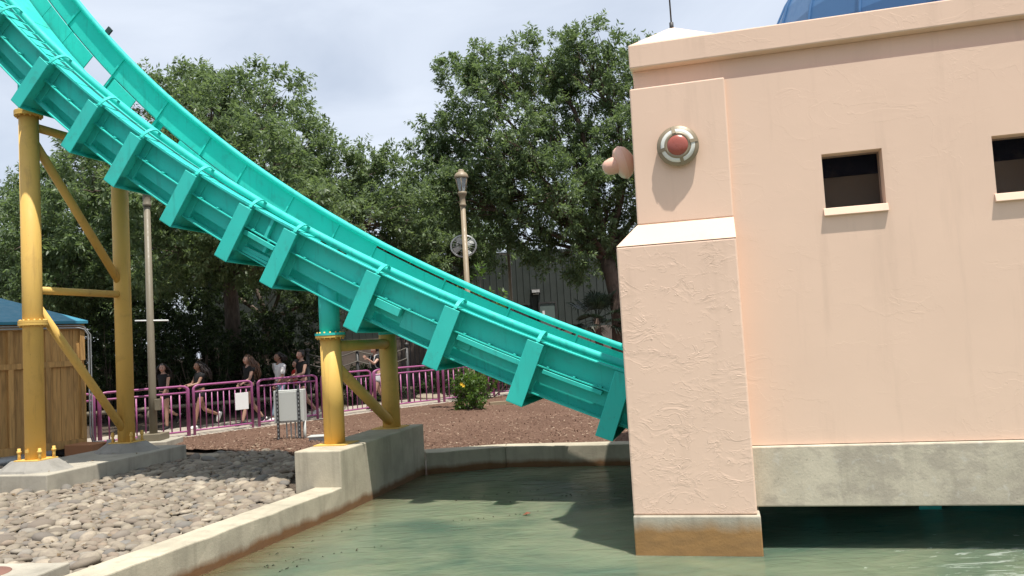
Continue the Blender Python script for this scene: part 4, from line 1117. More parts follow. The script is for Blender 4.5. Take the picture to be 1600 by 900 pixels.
def person(label, x, y, head, H, legs, arms, top, bottom, skin, hair, turn=0.0, sleeve=0.0, shorts=0.26, extra=None, bag=None):
    PEOPLE.append(dict(label=label, x=x, y=y, head=head, s=H / 1.66, legs=legs, arms=arms, top=top, bottom=bottom, skin=skin, hair=hair, turn=turn, sleeve=sleeve, shorts=shorts, extra=extra))
def build_people():
    jobs = []; meta = []
    for P_ in PEOPLE:
        V_, R_, E_ = [], [], []
        def nv(p, r_, link=None):
            V_.append(Vector(p)); R_.append(r_)
            if link is not None: E_.append((link, len(V_) - 1))
            return len(V_) - 1
        pel = nv((0, 0, 0.90), (0.135, 0.10)); wa = nv((0.005, 0, 1.06), (0.115, 0.085), pel); ch = nv((0.015, 0, 1.22), (0.135, 0.098), wa)
        uc = nv((0.0, 0, 1.34), (0.10, 0.075), ch); nk = nv((0.01, 0, 1.42), 0.046, uc); hd = nv((0.025, 0, 1.50), 0.050, nk)
        feet = []; hands = []; knees = []; elbows = []
        for sgn, (th, kn) in zip((1, -1), P_['legs']):
            hip = Vector((0, 0.085 * sgn, 0.86)); k_ = limb(hip, th, 0.42); an = limb(k_, th - kn, 0.40)
            h_ = nv(hip, 0.083, pel); mid = nv(hip.lerp(k_, 0.5), 0.070, h_); kk_ = nv(k_, 0.053, mid); cf = nv(k_.lerp(an, 0.35), 0.053, kk_); aa = nv(an, 0.036, cf)
            fa = th - kn; fdir = Vector((math.cos(fa * 0.8), 0, math.sin(fa * 0.8) if kn > 0.3 else -0.05))
            if kn > 0.7: fdir = Vector((math.cos(fa), 0, math.sin(fa)))
            feet.append((an, fdir)); knees.append((hip, k_))
        for sgn, (sh, el, out_) in zip((1, -1), P_['arms']):
            s_ = Vector((0, 0.165 * sgn, 1.345)); e_ = limb(s_, sh, 0.265, 0.12 * sgn + out_ * sgn); w_ = limb(e_, sh + el, 0.235, -0.05 * sgn)
            a_ = nv(s_, 0.052, uc); m_ = nv(s_.lerp(e_, 0.5), 0.042, a_); b_ = nv(e_, 0.036, m_); f_ = nv(e_.lerp(w_, 0.4), 0.034, b_); c_ = nv(w_, 0.024, f_)
            hv = (w_ - e_).normalized(); pm = nv(w_ + hv * 0.05, (0.034, 0.018), c_); hands.append((w_, hv, sgn)); elbows.append((s_, e_))
        lo = min(f_[0].z for f_ in feet) - 0.075
        meta.append((feet, hands, knees, elbows, lo)); jobs.append((V_, R_, E_, 0))
        # top garment
        V2, R2, E2 = [], [], []
        def nv2(p, r_, link=None):
            V2.append(Vector(p)); R2.append(r_)
            if link is not None: E2.append((link, len(V2) - 1))
            return len(V2) - 1
        g = 0.016
        p0 = nv2((0, 0, 0.93), (0.142 + g, 0.105 + g)); p1 = nv2((0.005, 0, 1.06), (0.120 + g, 0.09 + g), p0); p2 = nv2((0.015, 0, 1.22), (0.14 + g, 0.102 + g), p1); p3 = nv2((0, 0, 1.335), (0.10 + g, 0.08 + g), p2); p4 = nv2((0.0, 0, 1.395), 0.075, p3)
        for (s_, e_) in elbows:
            q0 = nv2(s_ + Vector((0, 0, 0.006)), 0.078, p3)
            if True: nv2(s_.lerp(e_, max(0.22, P_['sleeve'])), 0.052 + g * .7, q0)
        jobs.append((V2, R2, E2, 0))
        V3, R3, E3 = [Vector((0, 0, 0.985)), Vector((0, 0, 0.90))], [(0.125 + g, 0.095 + g), (0.137 + g, 0.104 + g)], [(0, 1)]
        for (hip, k_) in knees:
            V3.append(hip); R3.append(0.087 + g); E3.append((1, len(V3) - 1)); V3.append(hip.lerp(k_, P_['shorts'] / 0.42 if P_['shorts'] < .5 else 1.0)); R3.append(0.078 + g); E3.append((len(V3) - 2, len(V3) - 1))
        if P_['shorts'] > .5:
            for i, ((hip, k_), (an, fd)) in enumerate(zip(knees, feet)):
                V3.append(k_.lerp(an, 0.9)); R3.append(0.058); E3.append((3 + 2 * i, len(V3) - 1))
        jobs.append((V3, R3, E3, 1))
    geo_ = eval_skin(jobs)
    for i, P_ in enumerate(PEOPLE):
        feet, hands, knees, elbows, lo = meta[i]; s_ = P_['s']
        base = Vector((P_['x'], P_['y'], 0.012)); ang = P_['head']
        T_ = Matrix.Translation(base) @ Matrix.Rotation(ang, 4, 'Z') @ Matrix.Scale(s_, 4) @ Matrix.Translation((0, 0, -lo))
        t = thing('person', P_['label'], 'person', base, 0, 'people walking along the path')
        tw = lambda vs: [T_ @ Vector(v) for v in vs]
        mb = MB(); vs, fs = geo_[i * 3]; mb.add(tw(vs), fs, True)
        hv_, hf_, HM = head_geo(Vector((0.035, 0, 1.555)), 0.0, P_['turn']); mb.add(tw(hv_), hf_, True)
        for (w_, hd_, sg) in hands:
            sd_ = Vector((1, 0, 0)) - hd_ * hd_.x; sd_ = sd_.normalized() if sd_.length > 0.05 else Vector((0, 0, 1)); nr = hd_.cross(sd_)
            for k, (off, ln) in enumerate(((0.030, 0.066), (0.010, 0.076), (-0.010, 0.070), (-0.028, 0.054))):
                b0 = w_ + hd_ * 0.082 + sd_ * off
                mb.tube(tw([b0 - hd_ * .02, b0, b0 + hd_ * ln * .5 - nr * .008 * sg, b0 + hd_ * ln * .85 - nr * .026 * sg]), [0.009 * s_, 0.009 * s_, 0.0085 * s_, 0.0065 * s_], 6)
            b0 = w_ + hd_ * 0.035 + sd_ * 0.026; mb.tube(tw([b0, b0 + sd_ * .022 + hd_ * .022, b0 + sd_ * .028 + hd_ * .05]), [0.011 * s_, 0.0105 * s_, 0.008 * s_], 6)
        mb.build('body', P_['skin'], t)
        for sy in (1, -1):
            mb = MB(); c = T_ @ (HM @ Vector((0.079, 0.026 * sy, 0.010))); mb.lathe([(0, -.009), (0.007, -.006), (0.0105, 0), (0.007, .006), (0, .009)], c, (1, 0, 0), 8); mb.build('eye', HAIR_D, t)
        mb = MB(); mb.tube(tw([HM @ Vector((0.088, 0.022, -0.058)), HM @ Vector((0.098, 0.0, -0.056)), HM @ Vector((0.088, -0.022, -0.058))]), 0.0045 * s_, 6); mb.build('mouth', REDC, t)
        mb = MB(); vs, fs = geo_[i * 3 + 1]; mb.add(tw(vs), fs, True); mb.build('top', P_['top'], t)
        mb = MB(); vs, fs = geo_[i * 3 + 2]; mb.add(tw(vs), fs, True); mb.build('trousers' if P_['shorts'] > .5 else 'shorts', P_['bottom'], t)
        for (an, fd) in feet:
            u_ = Vector((-fd.z, 0, fd.x)); b0 = an - u_ * 0.035
            mb = MB(); mb.tube(tw([b0 - fd * .075 + u_ * .012, b0 - fd * .04 + u_ * .016, b0 + fd * .03 + u_ * .01, b0 + fd * .10 - u_ * .004, b0 + fd * .165 - u_ * .014, b0 + fd * .185 - u_ * .016]), [0.022 * s_, 0.042 * s_, 0.046 * s_, 0.042 * s_, 0.032 * s_, 0.012 * s_], 10)
            sh = mb.build('shoe', P_.get('shoe', BLACKC) if i % 2 == 0 else WHITEC, t)
            mb = MB(); mb.tube(tw([b0 - fd * .08 - u_ * .026, b0 + fd * .05 - u_ * .030, b0 + fd * .175 - u_ * .032]), [0.028 * s_, 0.034 * s_, 0.022 * s_], 8); mb.build('sole', WHITEC, sh)
        # hair: a cap plus locks
        mat_, ln, vol = P_['hair']
        bm = bmesh.new(); bmesh.ops.create_icosphere(bm, subdivisions=3, radius=1.0)
        r3 = np.random.default_rng(i + 40)
        keep = []
        for v in bm.verts:
            x, y, z = v.co; f_ = 1 + 0.05 * math.sin(9 * y + i) + r3.normal() * 0.012
            v.co = Vector((0.100 * x * f_ - 0.012, 0.087 * y * f_, 0.122 * z * f_ + 0.012))
        bmesh.ops.delete(bm, geom=[v for v in bm.verts if (v.co.x > 0.03 and v.co.z < 0.062) or v.co.z < -0.06], context='VERTS')
        mb = MB(); mb.add(tw([HM @ v.co for v in bm.verts]), [tuple(v.index for v in f_.verts) for f_ in (bm.verts.index_update() or bm.faces)], True); bm.free()
        if ln > 0:
            for k in range(26):
                th = R(75) + R(210) * k / 25
                st = Vector((0.082 * math.cos(th) - .012, 0.080 * math.sin(th), 0.05 + 0.04 * r3.random())); path = [HM @ st]; rad = [0.018]
                L_ = ln * r3.uniform(0.75, 1.1); nseg = 7; o_ = Vector((math.cos(th), math.sin(th), 0)) * vol
                for q_ in range(1, nseg + 1):
                    f_ = q_ / nseg
                    path.append(HM @ (st + o_ * (0.10 * math.sin(f_ * 2.2)) + Vector((-0.06 * f_ * (1 + vol), 0, -L_ * f_)) + Vector((r3.normal(), r3.normal(), 0)) * 0.012)); rad.append(0.022 * (1 - 0.65 * f_))
                mb.tube(tw(path), [r_ * s_ for r_ in rad], 6)
        else:
            c = T_ @ (HM @ Vector((-0.075, 0, 0.085))); mb.lathe([(0, -.045), (.03, -.035), (.045, 0), (.03, .035), (0, .045)], c, (0.3, 0.2, 1), 12)
        mb.build('hair', mat_, t)
        if P_['extra'] == 'backpack':
            bp = thing('backpack', 'small grey and black backpack on the back of the person between the columns', 'backpack', T_ @ Vector((-0.2, 0, 1.0)))
            mb = MB(); mb.box(-0.27, -0.135, -0.13, 0.13, 1.0, 1.36, lambda a, b, z: T_ @ Vector((a, b, z))); mb.build('sack', BLACKC, bp, bevel=0.03)
            for sy in (-.09, .09):
                mb = MB(); mb.tube(tw([(-0.14, sy, 1.34), (-0.05, sy, 1.425), (0.08, sy, 1.40), (0.135, sy, 1.25), (0.09, sy * 1.4, 1.08), (-0.13, sy, 1.03)]), 0.014, 6); mb.build('strap', LGREY, bp)
HW = math.atan2(-0.72, -0.69)      # everyone walks left along the fence
person('person in black top and shorts, face turned towards us, leftmost walker', -8.44, 19.2, HW + 0.35, 1.53, ((0.05, 0.05), (-0.35, 0.75)), ((0.25, 0.35, 0.0), (-0.25, 0.25, 0)), BLACKC, BLACKC, SKIN1, (HAIR_D, 0.34, 1.0), 0.55, 0.0, 0.16)
person('person in black t-shirt reaching forward, second walker from the left', -7.5, 19.0, HW, 1.56, ((0.32, 0.12), (-0.30, 0.85)), ((0.55, 0.85, 0.0), (0.45, 0.95, 0)), BLACKC, BLACKC, SKIN2, (HAIR_D, 0.40, 1.25), 0.0, 0.5, 0.14)
person('person in black with very long wavy brown hair beside the tree trunk', -6.43, 19.3, HW, 1.66, ((0.35, 0.05), (-0.30, 0.35)), ((0.35, 0.75, 0.0), (-0.2, 0.3, 0)), BLACKC, BLACKC, SKIN1, (HAIR_B, 0.52, 1.1), 0.0, 0.45, 0.12)
person('person in loose white top and pale jeans behind the electrical cabinet', -5.88, 19.95, HW, 1.68, ((0.38, 0.10), (-0.32, 0.45)), ((0.2, 0.5, 0.0), (-0.1, 0.4, 0)), WHITEC, DENIM, SKIN2, (HAIR_D, 0.16, 0.6), 0.0, 0.9, 0.6)
person('person in red vest walking between the white top and black top', -5.62, 20.55, HW, 1.45, ((0.30, 0.05), (-0.25, 0.30)), ((0.5, 0.9, 0.0), (0.3, 0.9, 0)), REDC, BLACKC, SKIN1, (HAIR_D, 0.22, 0.6), 0.0, 0.0, 0.2)
person('person in black sleeveless top with hair tied up, before the support column', -5.35, 20.05, HW, 1.69, ((0.30, 0.05), (-0.33, 0.40)), ((0.35, 1.05, 0.0), (0.2, 1.0, 0)), BLACKC, BLACKC, SKIN1, (HAIR_D, 0.0, 0.5), 0.0, 0.0, 0.14)
person('person in black t-shirt and grey shorts between the two yellow columns', -3.86, 22.1, HW, 1.72, ((0.34, 0.05), (-0.30, 0.40)), ((0.9, 1.3, 0.0), (-0.2, 0.4, 0)), BLACKC, LGREY, SKIN1, (HAIR_D, 0.12, 0.5), 0.0, 0.5, 0.2, 'backpack')
build_people()

# ================================================================ VEGETATION
def leaves(twig_p, twig_d, twig_L, n_leaf, size, rg, droop=0.25, aspect=0.34):
    """numpy: lanceolate leaves along twigs -> verts (k*4,3), faces"""
    m_ = len(twig_p); k = m_ * n_leaf
    P = np.repeat(twig_p, n_leaf, 0); D = np.repeat(twig_d, n_leaf, 0); Lt = np.repeat(twig_L, n_leaf)
    t = rg.random(k) ** 0.8
    r_ = rg.normal(size=(k, 3)); perp = r_ - D * (r_ * D).sum(1, keepdims=True); perp /= np.linalg.norm(perp, axis=1, keepdims=True) + 1e-9
    d = D * 0.55 + perp * 0.85; d[:, 2] -= droop; d /= np.linalg.norm(d, axis=1, keepdims=True)
    base = P + D * (t * Lt)[:, None] + perp * 0.015
    L_ = size * rg.uniform(0.7, 1.25, k)[:, None]; Wd = L_ * aspect
    r2 = rg.normal(size=(k, 3)) + np.array((0, 0, 1.3)); s_ = np.cross(d, r2); s_ /= np.linalg.norm(s_, axis=1, keepdims=True) + 1e-9
    nrm = np.cross(s_, d)
    v = np.empty((k, 4, 3)); v[:, 0] = base; v[:, 1] = base + d * L_ * 0.45 + s_ * Wd * 0.5 + nrm * L_ * 0.06; v[:, 2] = base + d * L_; v[:, 3] = base + d * L_ * 0.45 - s_ * Wd * 0.5 + nrm * L_ * 0.06
    return v.reshape(-1, 3)
def leaf_mesh(name, V, mat, parent):
    nq = len(V) // 4
    me = bpy.data.meshes.new(name); me.vertices.add(len(V)); me.loops.add(nq * 4); me.polygons.add(nq)
    M = np.array(root_mat(parent).inverted())
    V = V @ M[:3, :3].T + M[:3, 3]
    me.vertices.foreach_set('co', V.astype(np.float32).ravel()); me.loops.foreach_set('vertex_index', np.arange(nq * 4, dtype=np.int32))
    me.polygons.foreach_set('loop_start', np.arange(0, nq * 4, 4, dtype=np.int32)); me.update(calc_edges=True); me.validate()
    me.materials.append(mat); o = bpy.data.objects.new(name, me); COL.objects.link(o); o.parent = parent
    return o
def curve_pts(a, b, sag, n_, rg, wob):
    a, b = Vector(a), Vector(b); out = []
    L_ = (b - a).length; w = Vector(rg.normal(size=3)) * wob * L_
    for i in range(n_ + 1):
        t = i / n_; p = a.lerp(b, t) + w * math.sin(t * math.pi) + Vector((0, 0, sag * L_ * math.sin(t * math.pi))); out.append(p)
    return out
def tree(name, label, base, fork, tr, lumps, seed, leaf, barkm, n_cl=52, twigs=5, n_leaf=24, size=0.150, group='trees behind the path', cat='tree', droop=0.25, flat=0.85):
    rg = np.random.default_rng(seed)
    t = thing(name, label, cat, base, 0, group)
    tm = MB(); fk = Vector(fork); bs = Vector(base)
    path = curve_pts(bs - Vector((0, 0, .1)), fk, 0, 6, rg, 0.03)
    tm.tube(path, [tr * 1.55] + [tr * (1.12 - 0.3 * i / 6) for i in range(1, 7)], 12)
    TP, TD, TL = [], [], []
    for (x, y, z, r_) in lumps:
        c = Vector((x, y, z))
        lp_ = curve_pts(fk, c, 0.06, 5, rg, 0.06)
        rl = tr * 0.42 * min(1, r_ / 1.4)
        tm.tube(lp_, [rl * (1 - 0.72 * i / 5) for i in range(6)], 7)
        n_ = int(n_cl * (r_ / 1.4) ** 2.2) + 6
        dr = rg.normal(size=(n_, 3)); dr /= np.linalg.norm(dr, axis=1, keepdims=True)
        rad = r_ * rg.random(n_) ** 0.42
        rad *= 1 + 0.16 * np.sin(dr[:, 0] * 5 + seed) * np.cos(dr[:, 2] * 4 + x)
        cc = np.array(c) + dr * rad[:, None] * np.array((1, 1, flat))
        for i in range(n_):
            if i % 2 == 0:
                q_ = lp_[3].lerp(lp_[5], rg.random()); tm.tube(curve_pts(q_, cc[i], 0.05, 3, rg, 0.08), [rl * 0.22, rl * 0.16, rl * 0.10, 0.004], 4, False)
            od = cc[i] - np.array(c); od = od / (np.linalg.norm(od) + 1e-6)
            for k in range(twigs):
                d = od * 0.75 + rg.normal(size=3) * 0.65 + np.array((0, 0, 0.15)); d /= np.linalg.norm(d)
                TP.append(cc[i] + rg.normal(size=3) * 0.06); TD.append(d); TL.append(rg.uniform(0.25, 0.6) * (0.6 + 0.4 * r_ / 1.4))
    tm.build('trunk', barkm, t)
    V = leaves(np.array(TP), np.array(TD), np.array(TL), n_leaf, size, rg, droop)
    leaf_mesh('crown', V, leaf, t)
    return t, len(V) // 4
T1 = [(-9.2, 25.0, 9.7, 1.5), (-10.9, 25.8, 9.8, 1.44), (-7.4, 24.5, 9.4, 1.37), (-6.2, 24.2, 7.8, 1.45), (-7.5, 23.5, 7.1, 1.69), (-10.5, 26.5, 7.9, 1.7), (-5.1, 25.5, 6.9, 1.53), (-3.9, 25.3, 7.3, 1.01), (-4.0, 24.5, 5.4, 1.47), (-6.0, 23.8, 5.5, 1.62), (-3.2, 25.6, 5.7, 1.13), (-8.3, 24.2, 5.1, 1.65), (-10.5, 24.0, 7.5, 1.34), (-2.8, 25.5, 4.5, 1.02), (-4.9, 25.6, 4.4, 1.23), (-5.3, 20.9, 5.1, 1.4), (-7.3, 21.3, 4.9, 1.4), (-9.2, 21.0, 6.8, 1.3), (-6.6, 21.1, 6.6, 1.4), (-9.6, 21.4, 4.5, 1.3), (-7.9, 21.6, 8.0, 1.3), (-5.0, 19.0, 4.8, 1.1), (-6.6, 19.2, 4.8, 1.1), (-8.3, 18.9, 5.5, 1.1), (-8.1, 19.3, 4.4, 1.0)]  # lumps nearest the path are added so the crown shades shrubs and walkers
T0 = [(-16.0, 27.0, 7.6, 1.3), (-16.3, 26.0, 6.5, 1.25), (-14.8, 27.8, 8.4, 1.56), (-13.1, 27.0, 9.3, 1.3), (-14.1, 26.4, 5.9, 1.69), (-13.0, 27.6, 6.9, 1.66), (-16.3, 27.4, 4.8, 1.53), (-17.6, 27.0, 4.8, 1.3), (-12.3, 26.5, 4.7, 1.59), (-14.1, 27.0, 4.0, 1.3), (-11.6, 21.8, 4.6, 1.4), (-13.2, 22.2, 5.4, 1.4), (-11.2, 21.6, 6.4, 1.2), (-12.5, 22, 3.9, 1.2)]
T6 = [(-1.3, 27.3, 11.0, 1.05), (-0.1, 26.5, 10.5, 1.38), (1.6, 27.5, 11.1, 1.54), (3.1, 26.6, 10.8, 1.49), (4.7, 27.6, 10.8, 1.32), (-1.5, 27.5, 8.8, 1.43), (-2.3, 27.0, 7.9, 0.97), (0.3, 25.8, 8.2, 1.75), (2.6, 28.0, 8.7, 1.9), (4.0, 26.2, 7.9, 1.57), (-0.7, 28.0, 6.8, 1.79), (1.4, 25.8, 6.2, 1.75), (3.4, 27.0, 6.0, 1.62), (-1.8, 26.4, 6.6, 1.16), (0.5, 27.4, 5.1, 1.21), (2.1, 26.4, 4.6, 1.16), (3.9, 27.5, 4.6, 1.1), (6.2, 27.5, 9.0, 1.6), (6.0, 27, 6.8, 1.6)]
T7 = [(-3.5, 33.0, 7.2, 1.58), (-2.6, 33.0, 5.3, 1.85), (-1.0, 33.0, 5.7, 1.58), (-4.2, 33.0, 5.4, 1.32), (-2.5, 33.0, 6.9, 1.58)]
T8 = [(-12.8, 32.0, 4.7, 2.05), (-9.2, 32.0, 4.8, 2.05), (-6.7, 32.0, 4.1, 1.79), (-11.2, 32.0, 7.5, 2.3)]
T9 = [(-15.4, 32.0, 3.8, 1.74), (-18.0, 32.0, 4.0, 1.79), (-20.2, 32.0, 3.6, 1.74), (-22.5, 31.5, 5.5, 2.2), (-19.5, 32.0, 5.2, 1.9)]
tree('shade_tree', 'tall olive green tree left of centre with straight trunk behind the walkers', (-8.83, 25, 0), (-8.85, 25, 4.3), 0.25, T1, 11, LEAF_A, BARK)
tree('shade_tree', 'leafy tree behind the tall yellow columns at the far left', (-13.7, 27, 0), (-13.9, 27, 3.6), 0.24, T0, 12, LEAF_B, BARK)
tree('shade_tree', 'tall spreading tree with thick brown trunk beside the pink building', (3.35, 27, 0), (3.25, 27, 4.2), 0.30, T6, 13, LEAF_B, BARK2)
tree('shade_tree', 'smaller dense tree in the gap between the two big trees', (-2.6, 33, 0), (-2.6, 33, 3.5), 0.2, T7, 14, LEAF_B, BARK)
tree('shade_tree', 'shaded background tree behind the straight trunk', (-9.8, 32, 0), (-9.8, 32, 3.0), 0.25, T8, 15, LEAF_B, BARK, n_cl=44)
tree('shade_tree', 'low background tree at the far left beyond the shed', (-18.5, 32, 0), (-18.5, 32, 2.8), 0.25, T9, 16, LEAF_B, BARK, n_cl=44)
# dark shrubs under the trees: one thing each
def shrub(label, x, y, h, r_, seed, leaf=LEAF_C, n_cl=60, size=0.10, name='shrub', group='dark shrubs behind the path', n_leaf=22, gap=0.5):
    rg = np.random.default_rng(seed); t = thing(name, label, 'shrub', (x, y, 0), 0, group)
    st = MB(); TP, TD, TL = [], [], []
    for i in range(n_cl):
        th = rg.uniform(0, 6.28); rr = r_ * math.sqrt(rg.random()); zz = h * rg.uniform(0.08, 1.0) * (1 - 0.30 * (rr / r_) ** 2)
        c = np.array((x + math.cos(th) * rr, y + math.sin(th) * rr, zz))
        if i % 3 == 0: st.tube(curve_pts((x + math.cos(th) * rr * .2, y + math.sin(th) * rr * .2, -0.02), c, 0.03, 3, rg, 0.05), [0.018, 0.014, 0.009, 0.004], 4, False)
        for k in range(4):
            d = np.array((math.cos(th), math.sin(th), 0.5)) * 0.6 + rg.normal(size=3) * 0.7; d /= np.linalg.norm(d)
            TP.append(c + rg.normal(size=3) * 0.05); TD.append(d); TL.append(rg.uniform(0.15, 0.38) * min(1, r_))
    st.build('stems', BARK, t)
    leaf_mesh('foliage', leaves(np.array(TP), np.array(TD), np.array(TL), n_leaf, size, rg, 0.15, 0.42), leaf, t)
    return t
SHR = [(-13.2, 22.6, 3.2, 1.3, 'tall dark shrub behind the shed corner'), (-11.7, 23.2, 3.3, 1.2, 'tall dark shrub seen between the two tall yellow columns'), (-10.3, 23.6, 3.4, 1.2, 'tall dark shrub behind the olive lamp post'),
       (-8.0, 24.2, 2.5, 1.1, 'dark shrub left of the straight tree trunk'), (-9.2, 23.3, 2.9, 1.1, 'dark shrub behind the two leftmost walkers'), (-7.1, 24.6, 3.0, 1.1, 'dark shrub right of the straight tree trunk'), (-6.9, 26.0, 3.6, 1.2, 'tall dark shrub behind the person in white'),
       (-12.6, 27.0, 4.0, 1.6, 'tall dark shrub furthest back, left of the olive lamp post'), (-10.9, 27.8, 4.2, 1.7, 'tall dark shrub furthest back, right of the olive lamp post'), (-14.6, 26.0, 4.0, 1.5, 'tall dark shrub furthest back, above the shed corner'),
       (-5.2, 24.8, 1.2, 0.7, 'low dark shrub below the rope rail'), (-4.3, 25.5, 1.1, 0.7, 'low dark shrub seen between the short support columns'), (-2.4, 25.6, 1.2, 0.8, 'low dark shrub right of the short support'), (-1.2, 26.5, 1.0, 0.8, 'low dark shrub behind the flowering bush')]
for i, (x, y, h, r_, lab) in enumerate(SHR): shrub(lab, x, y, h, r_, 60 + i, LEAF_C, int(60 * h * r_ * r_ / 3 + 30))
fb = shrub('round bright green bush with yellow flowers standing in the mulch', -1.13, 18.95, 1.02, 0.33, 90, LEAF_D, 80, 0.075, 'flowering_bush', None, 12)
for k, (dx, dz) in enumerate(((-0.16, 0.72), (-0.12, 0.68))):
    mb = MB(); c = Vector((-1.13 + dx, 18.95 - 0.40, dz))
    for q_ in range(6):
        t = q_ * math.pi / 3; u_ = Vector((math.cos(t), -0.3, math.sin(t))); w_ = Vector((-math.sin(t), 0, math.cos(t)))
        mb.add([c, c + u_ * .025 + w_ * .014, c + u_ * .045, c + u_ * .025 - w_ * .014], [(0, 1, 2, 3)])
    mb.build('flower', PETAL, fb)
# undergrowth sprig above the track
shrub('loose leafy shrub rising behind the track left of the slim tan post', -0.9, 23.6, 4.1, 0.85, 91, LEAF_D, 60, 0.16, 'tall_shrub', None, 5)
# fan palm
pl = thing('fan_palm', 'dark fan palm in front of the green building', 'palm', (2.75, 26.4, 0))
mb = MB(); mb.tube([(2.75, 26.4, -.1), (2.78, 26.4, 0.9), (2.72, 26.4, 2.2)], [0.17, 0.14, 0.11], 10); mb.build('trunk', BARK2, pl)
rg = np.random.default_rng(5)
for k in range(22):
    th = rg.uniform(0, 6.28); el = rg.uniform(-0.7, 1.2); d = Vector((math.cos(th) * math.cos(el), math.sin(th) * math.cos(el), math.sin(el))); c0 = Vector((2.72, 26.4, 2.15)); c1 = c0 + d * rg.uniform(0.5, 0.8)
    mb = MB(); mb.tube([c0, c0.lerp(c1, 0.5) + Vector((0, 0, .04)), c1], [0.014, 0.011, 0.008], 5)
    s_ = d.cross(Vector((0, 0, 1))).normalized(); u_ = s_.cross(d)
    for q_ in range(17):
        a_ = R(-105 + 210 * q_ / 16); v_ = (d * math.cos(a_) + s_ * math.sin(a_) + u_ * 0.15).normalized(); L_ = 0.62 * (1 - 0.25 * abs(a_) / 1.9); w_ = (v_.cross(u_)).normalized() * 0.022
        e_ = c1 + v_ * L_ - Vector((0, 0, 0.10 + 0.12 * rg.random()))
        mb.add([c1 - w_ * .3, c1 + w_ * .3, c1 + v_ * L_ * .55 + w_, e_, c1 + v_ * L_ * .55 - w_], [(0, 1, 2, 3, 4)])
    mb.build('frond', PALM, pl)

# ================================================================ BACKGROUND BUILDING AND SMALL THINGS
wh = thing('warehouse', 'dark green metal clad building behind the right tree', 'building', (-2, 36, 0))
X0, X1, YW = -14.0, 12.0, 36.0
mb = MB(); mb.box(X0, X1, YW + 0.05, YW + 12, 0, 5.6); mb.build('core', WARE, wh)
mb = MB(); mb.box(X0, X1, YW - 0.06, YW + 0.045, 0, 2.05); mb.build('block_base', BLOCK, wh)
panel = None
for k in range(int((X1 - X0) / 0.9)):
    x = X0 + k * 0.9
    if panel is None:
        mb = MB(); prof_ = []
        for q_ in range(3):
            u_ = q_ * 0.3; prof_ += [(u_, 0), (u_ + 0.11, 0), (u_ + 0.13, -0.035), (u_ + 0.17, -0.035), (u_ + 0.19, 0)]
        prof_.append((0.9, 0))
        vs = [(x + a_, YW + b_, z_) for z_ in (2.052, 5.6) for a_, b_ in prof_]; K = len(prof_)
        mb.add(vs, [(i, i + 1, K + i + 1, K + i) for i in range(K - 1)]); panel = mb.build('cladding_panel', WARE, wh)
    else:
        c = panel.copy(); COL.objects.link(c); c.location = (k * 0.9, 0, 0)
mb = MB(); mb.box(1.2, 1.88, YW - 0.12, YW - 0.05, 1.05, 3.17); dr = mb.build('door', WDOOR, wh, bevel=0.01)
for (a0_, a1_, z0, z1) in ((1.14, 1.198, 1.05, 3.24), (1.882, 1.94, 1.05, 3.24), (1.198, 1.882, 3.172, 3.24)):
    mb = MB(); mb.box(a0_, a1_, YW - 0.15, YW - 0.05, z0, z1); mb.build('door_frame', DARK, dr)
mb = MB(); mb.box(1.30, 1.40, YW - 0.135, YW - 0.122, 2.5, 2.85); mb.build('door_notice', WHITE, dr)
mb = MB(); mb.box(-0.5, 0.68, YW - 0.10, YW - 0.04, 2.06, 3.16); mb.build('dark_window', DARK, wh)
mb = MB(); mb.box(-0.6, 0.78, YW - 0.16, YW - 0.04, 3.162, 3.26); mb.build('window_hood', WARE, wh)
wlamp = thing('wall_pack_light', 'small dark wall lamp above the green building door', 'wall light', (1.03, YW - 0.05, 3.75))
mb = MB(); mb.hexa([Vector(v) for v in ((0.83, YW - .05, 3.62), (1.27, YW - .05, 3.62), (1.27, YW - .02, 3.85), (0.83, YW - .02, 3.85), (0.88, YW - .42, 3.68), (1.22, YW - .42, 3.68), (1.22, YW - .35, 3.80), (0.88, YW - .35, 3.80))]); mb.build('hood', DARK, wlamp)
mb = MB(); mb.box(0.92, 1.18, YW - .36, YW - .1, 3.60, 3.63); mb.build('diffuser', MILK, wlamp)
# rope rail
rr_ = thing('rope_rail', 'two dark posts linked by pale sagging ropes near the green building', 'rope rail', (-5.4, 23.6, 0))
for x in (-6.12, -4.66, -3.2):
    mb = MB(); mb.tube([(x, 23.6, -.05), (x, 23.6, 1.66)], 0.05, 8); mb.lathe([(0.05, 1.66), (0.075, 1.68), (0.075, 1.73), (0.0, 1.77)], (x, 23.6, 0), (0, 0, 1), 10); mb.build('post', DARK, rr_)
for z_ in (1.60, 1.30):
    for xa, xb in ((-6.12, -4.66), (-4.66, -3.2)):
        mb = MB(); mb.tube([(xa + (xb - xa) * t, 23.55, z_ - 0.16 * math.sin(t * math.pi)) for t in np.linspace(0, 1, 11)], 0.018, 7); mb.build('rope', ROPE, rr_)
ir = thing('iron_fence', 'dark iron bar fence glimpsed right of the short support', 'iron fence', (-3, 29, 0))
for k in range(20):
    x = -4.6 + k * 0.16
    mb = MB(); mb.tube([(x, 29, -.05), (x, 29, 2.05)], 0.014, 6); mb.build('bar', DARK, ir)
for z_ in (0.2, 1.9):
    mb = MB(); mb.box(-4.65, -1.5, 28.98, 29.02, z_, z_ + .04); mb.build('rail', DARK, ir)
boulder(-2.7, 25.0, 0.42, 'large pale boulder behind the fence right of the short support')
mb = MB(); mb.bar((-0.75, 20.6, 0.06), (0.3, 20.9, 0.06), 0.12, 0.10); tag(mb.build('timber', TAN, bevel=0.008), 'short pale timber lying on the mulch behind the bush', 'timber')
mb = MB()
for t in np.linspace(0, 1, 2): pass
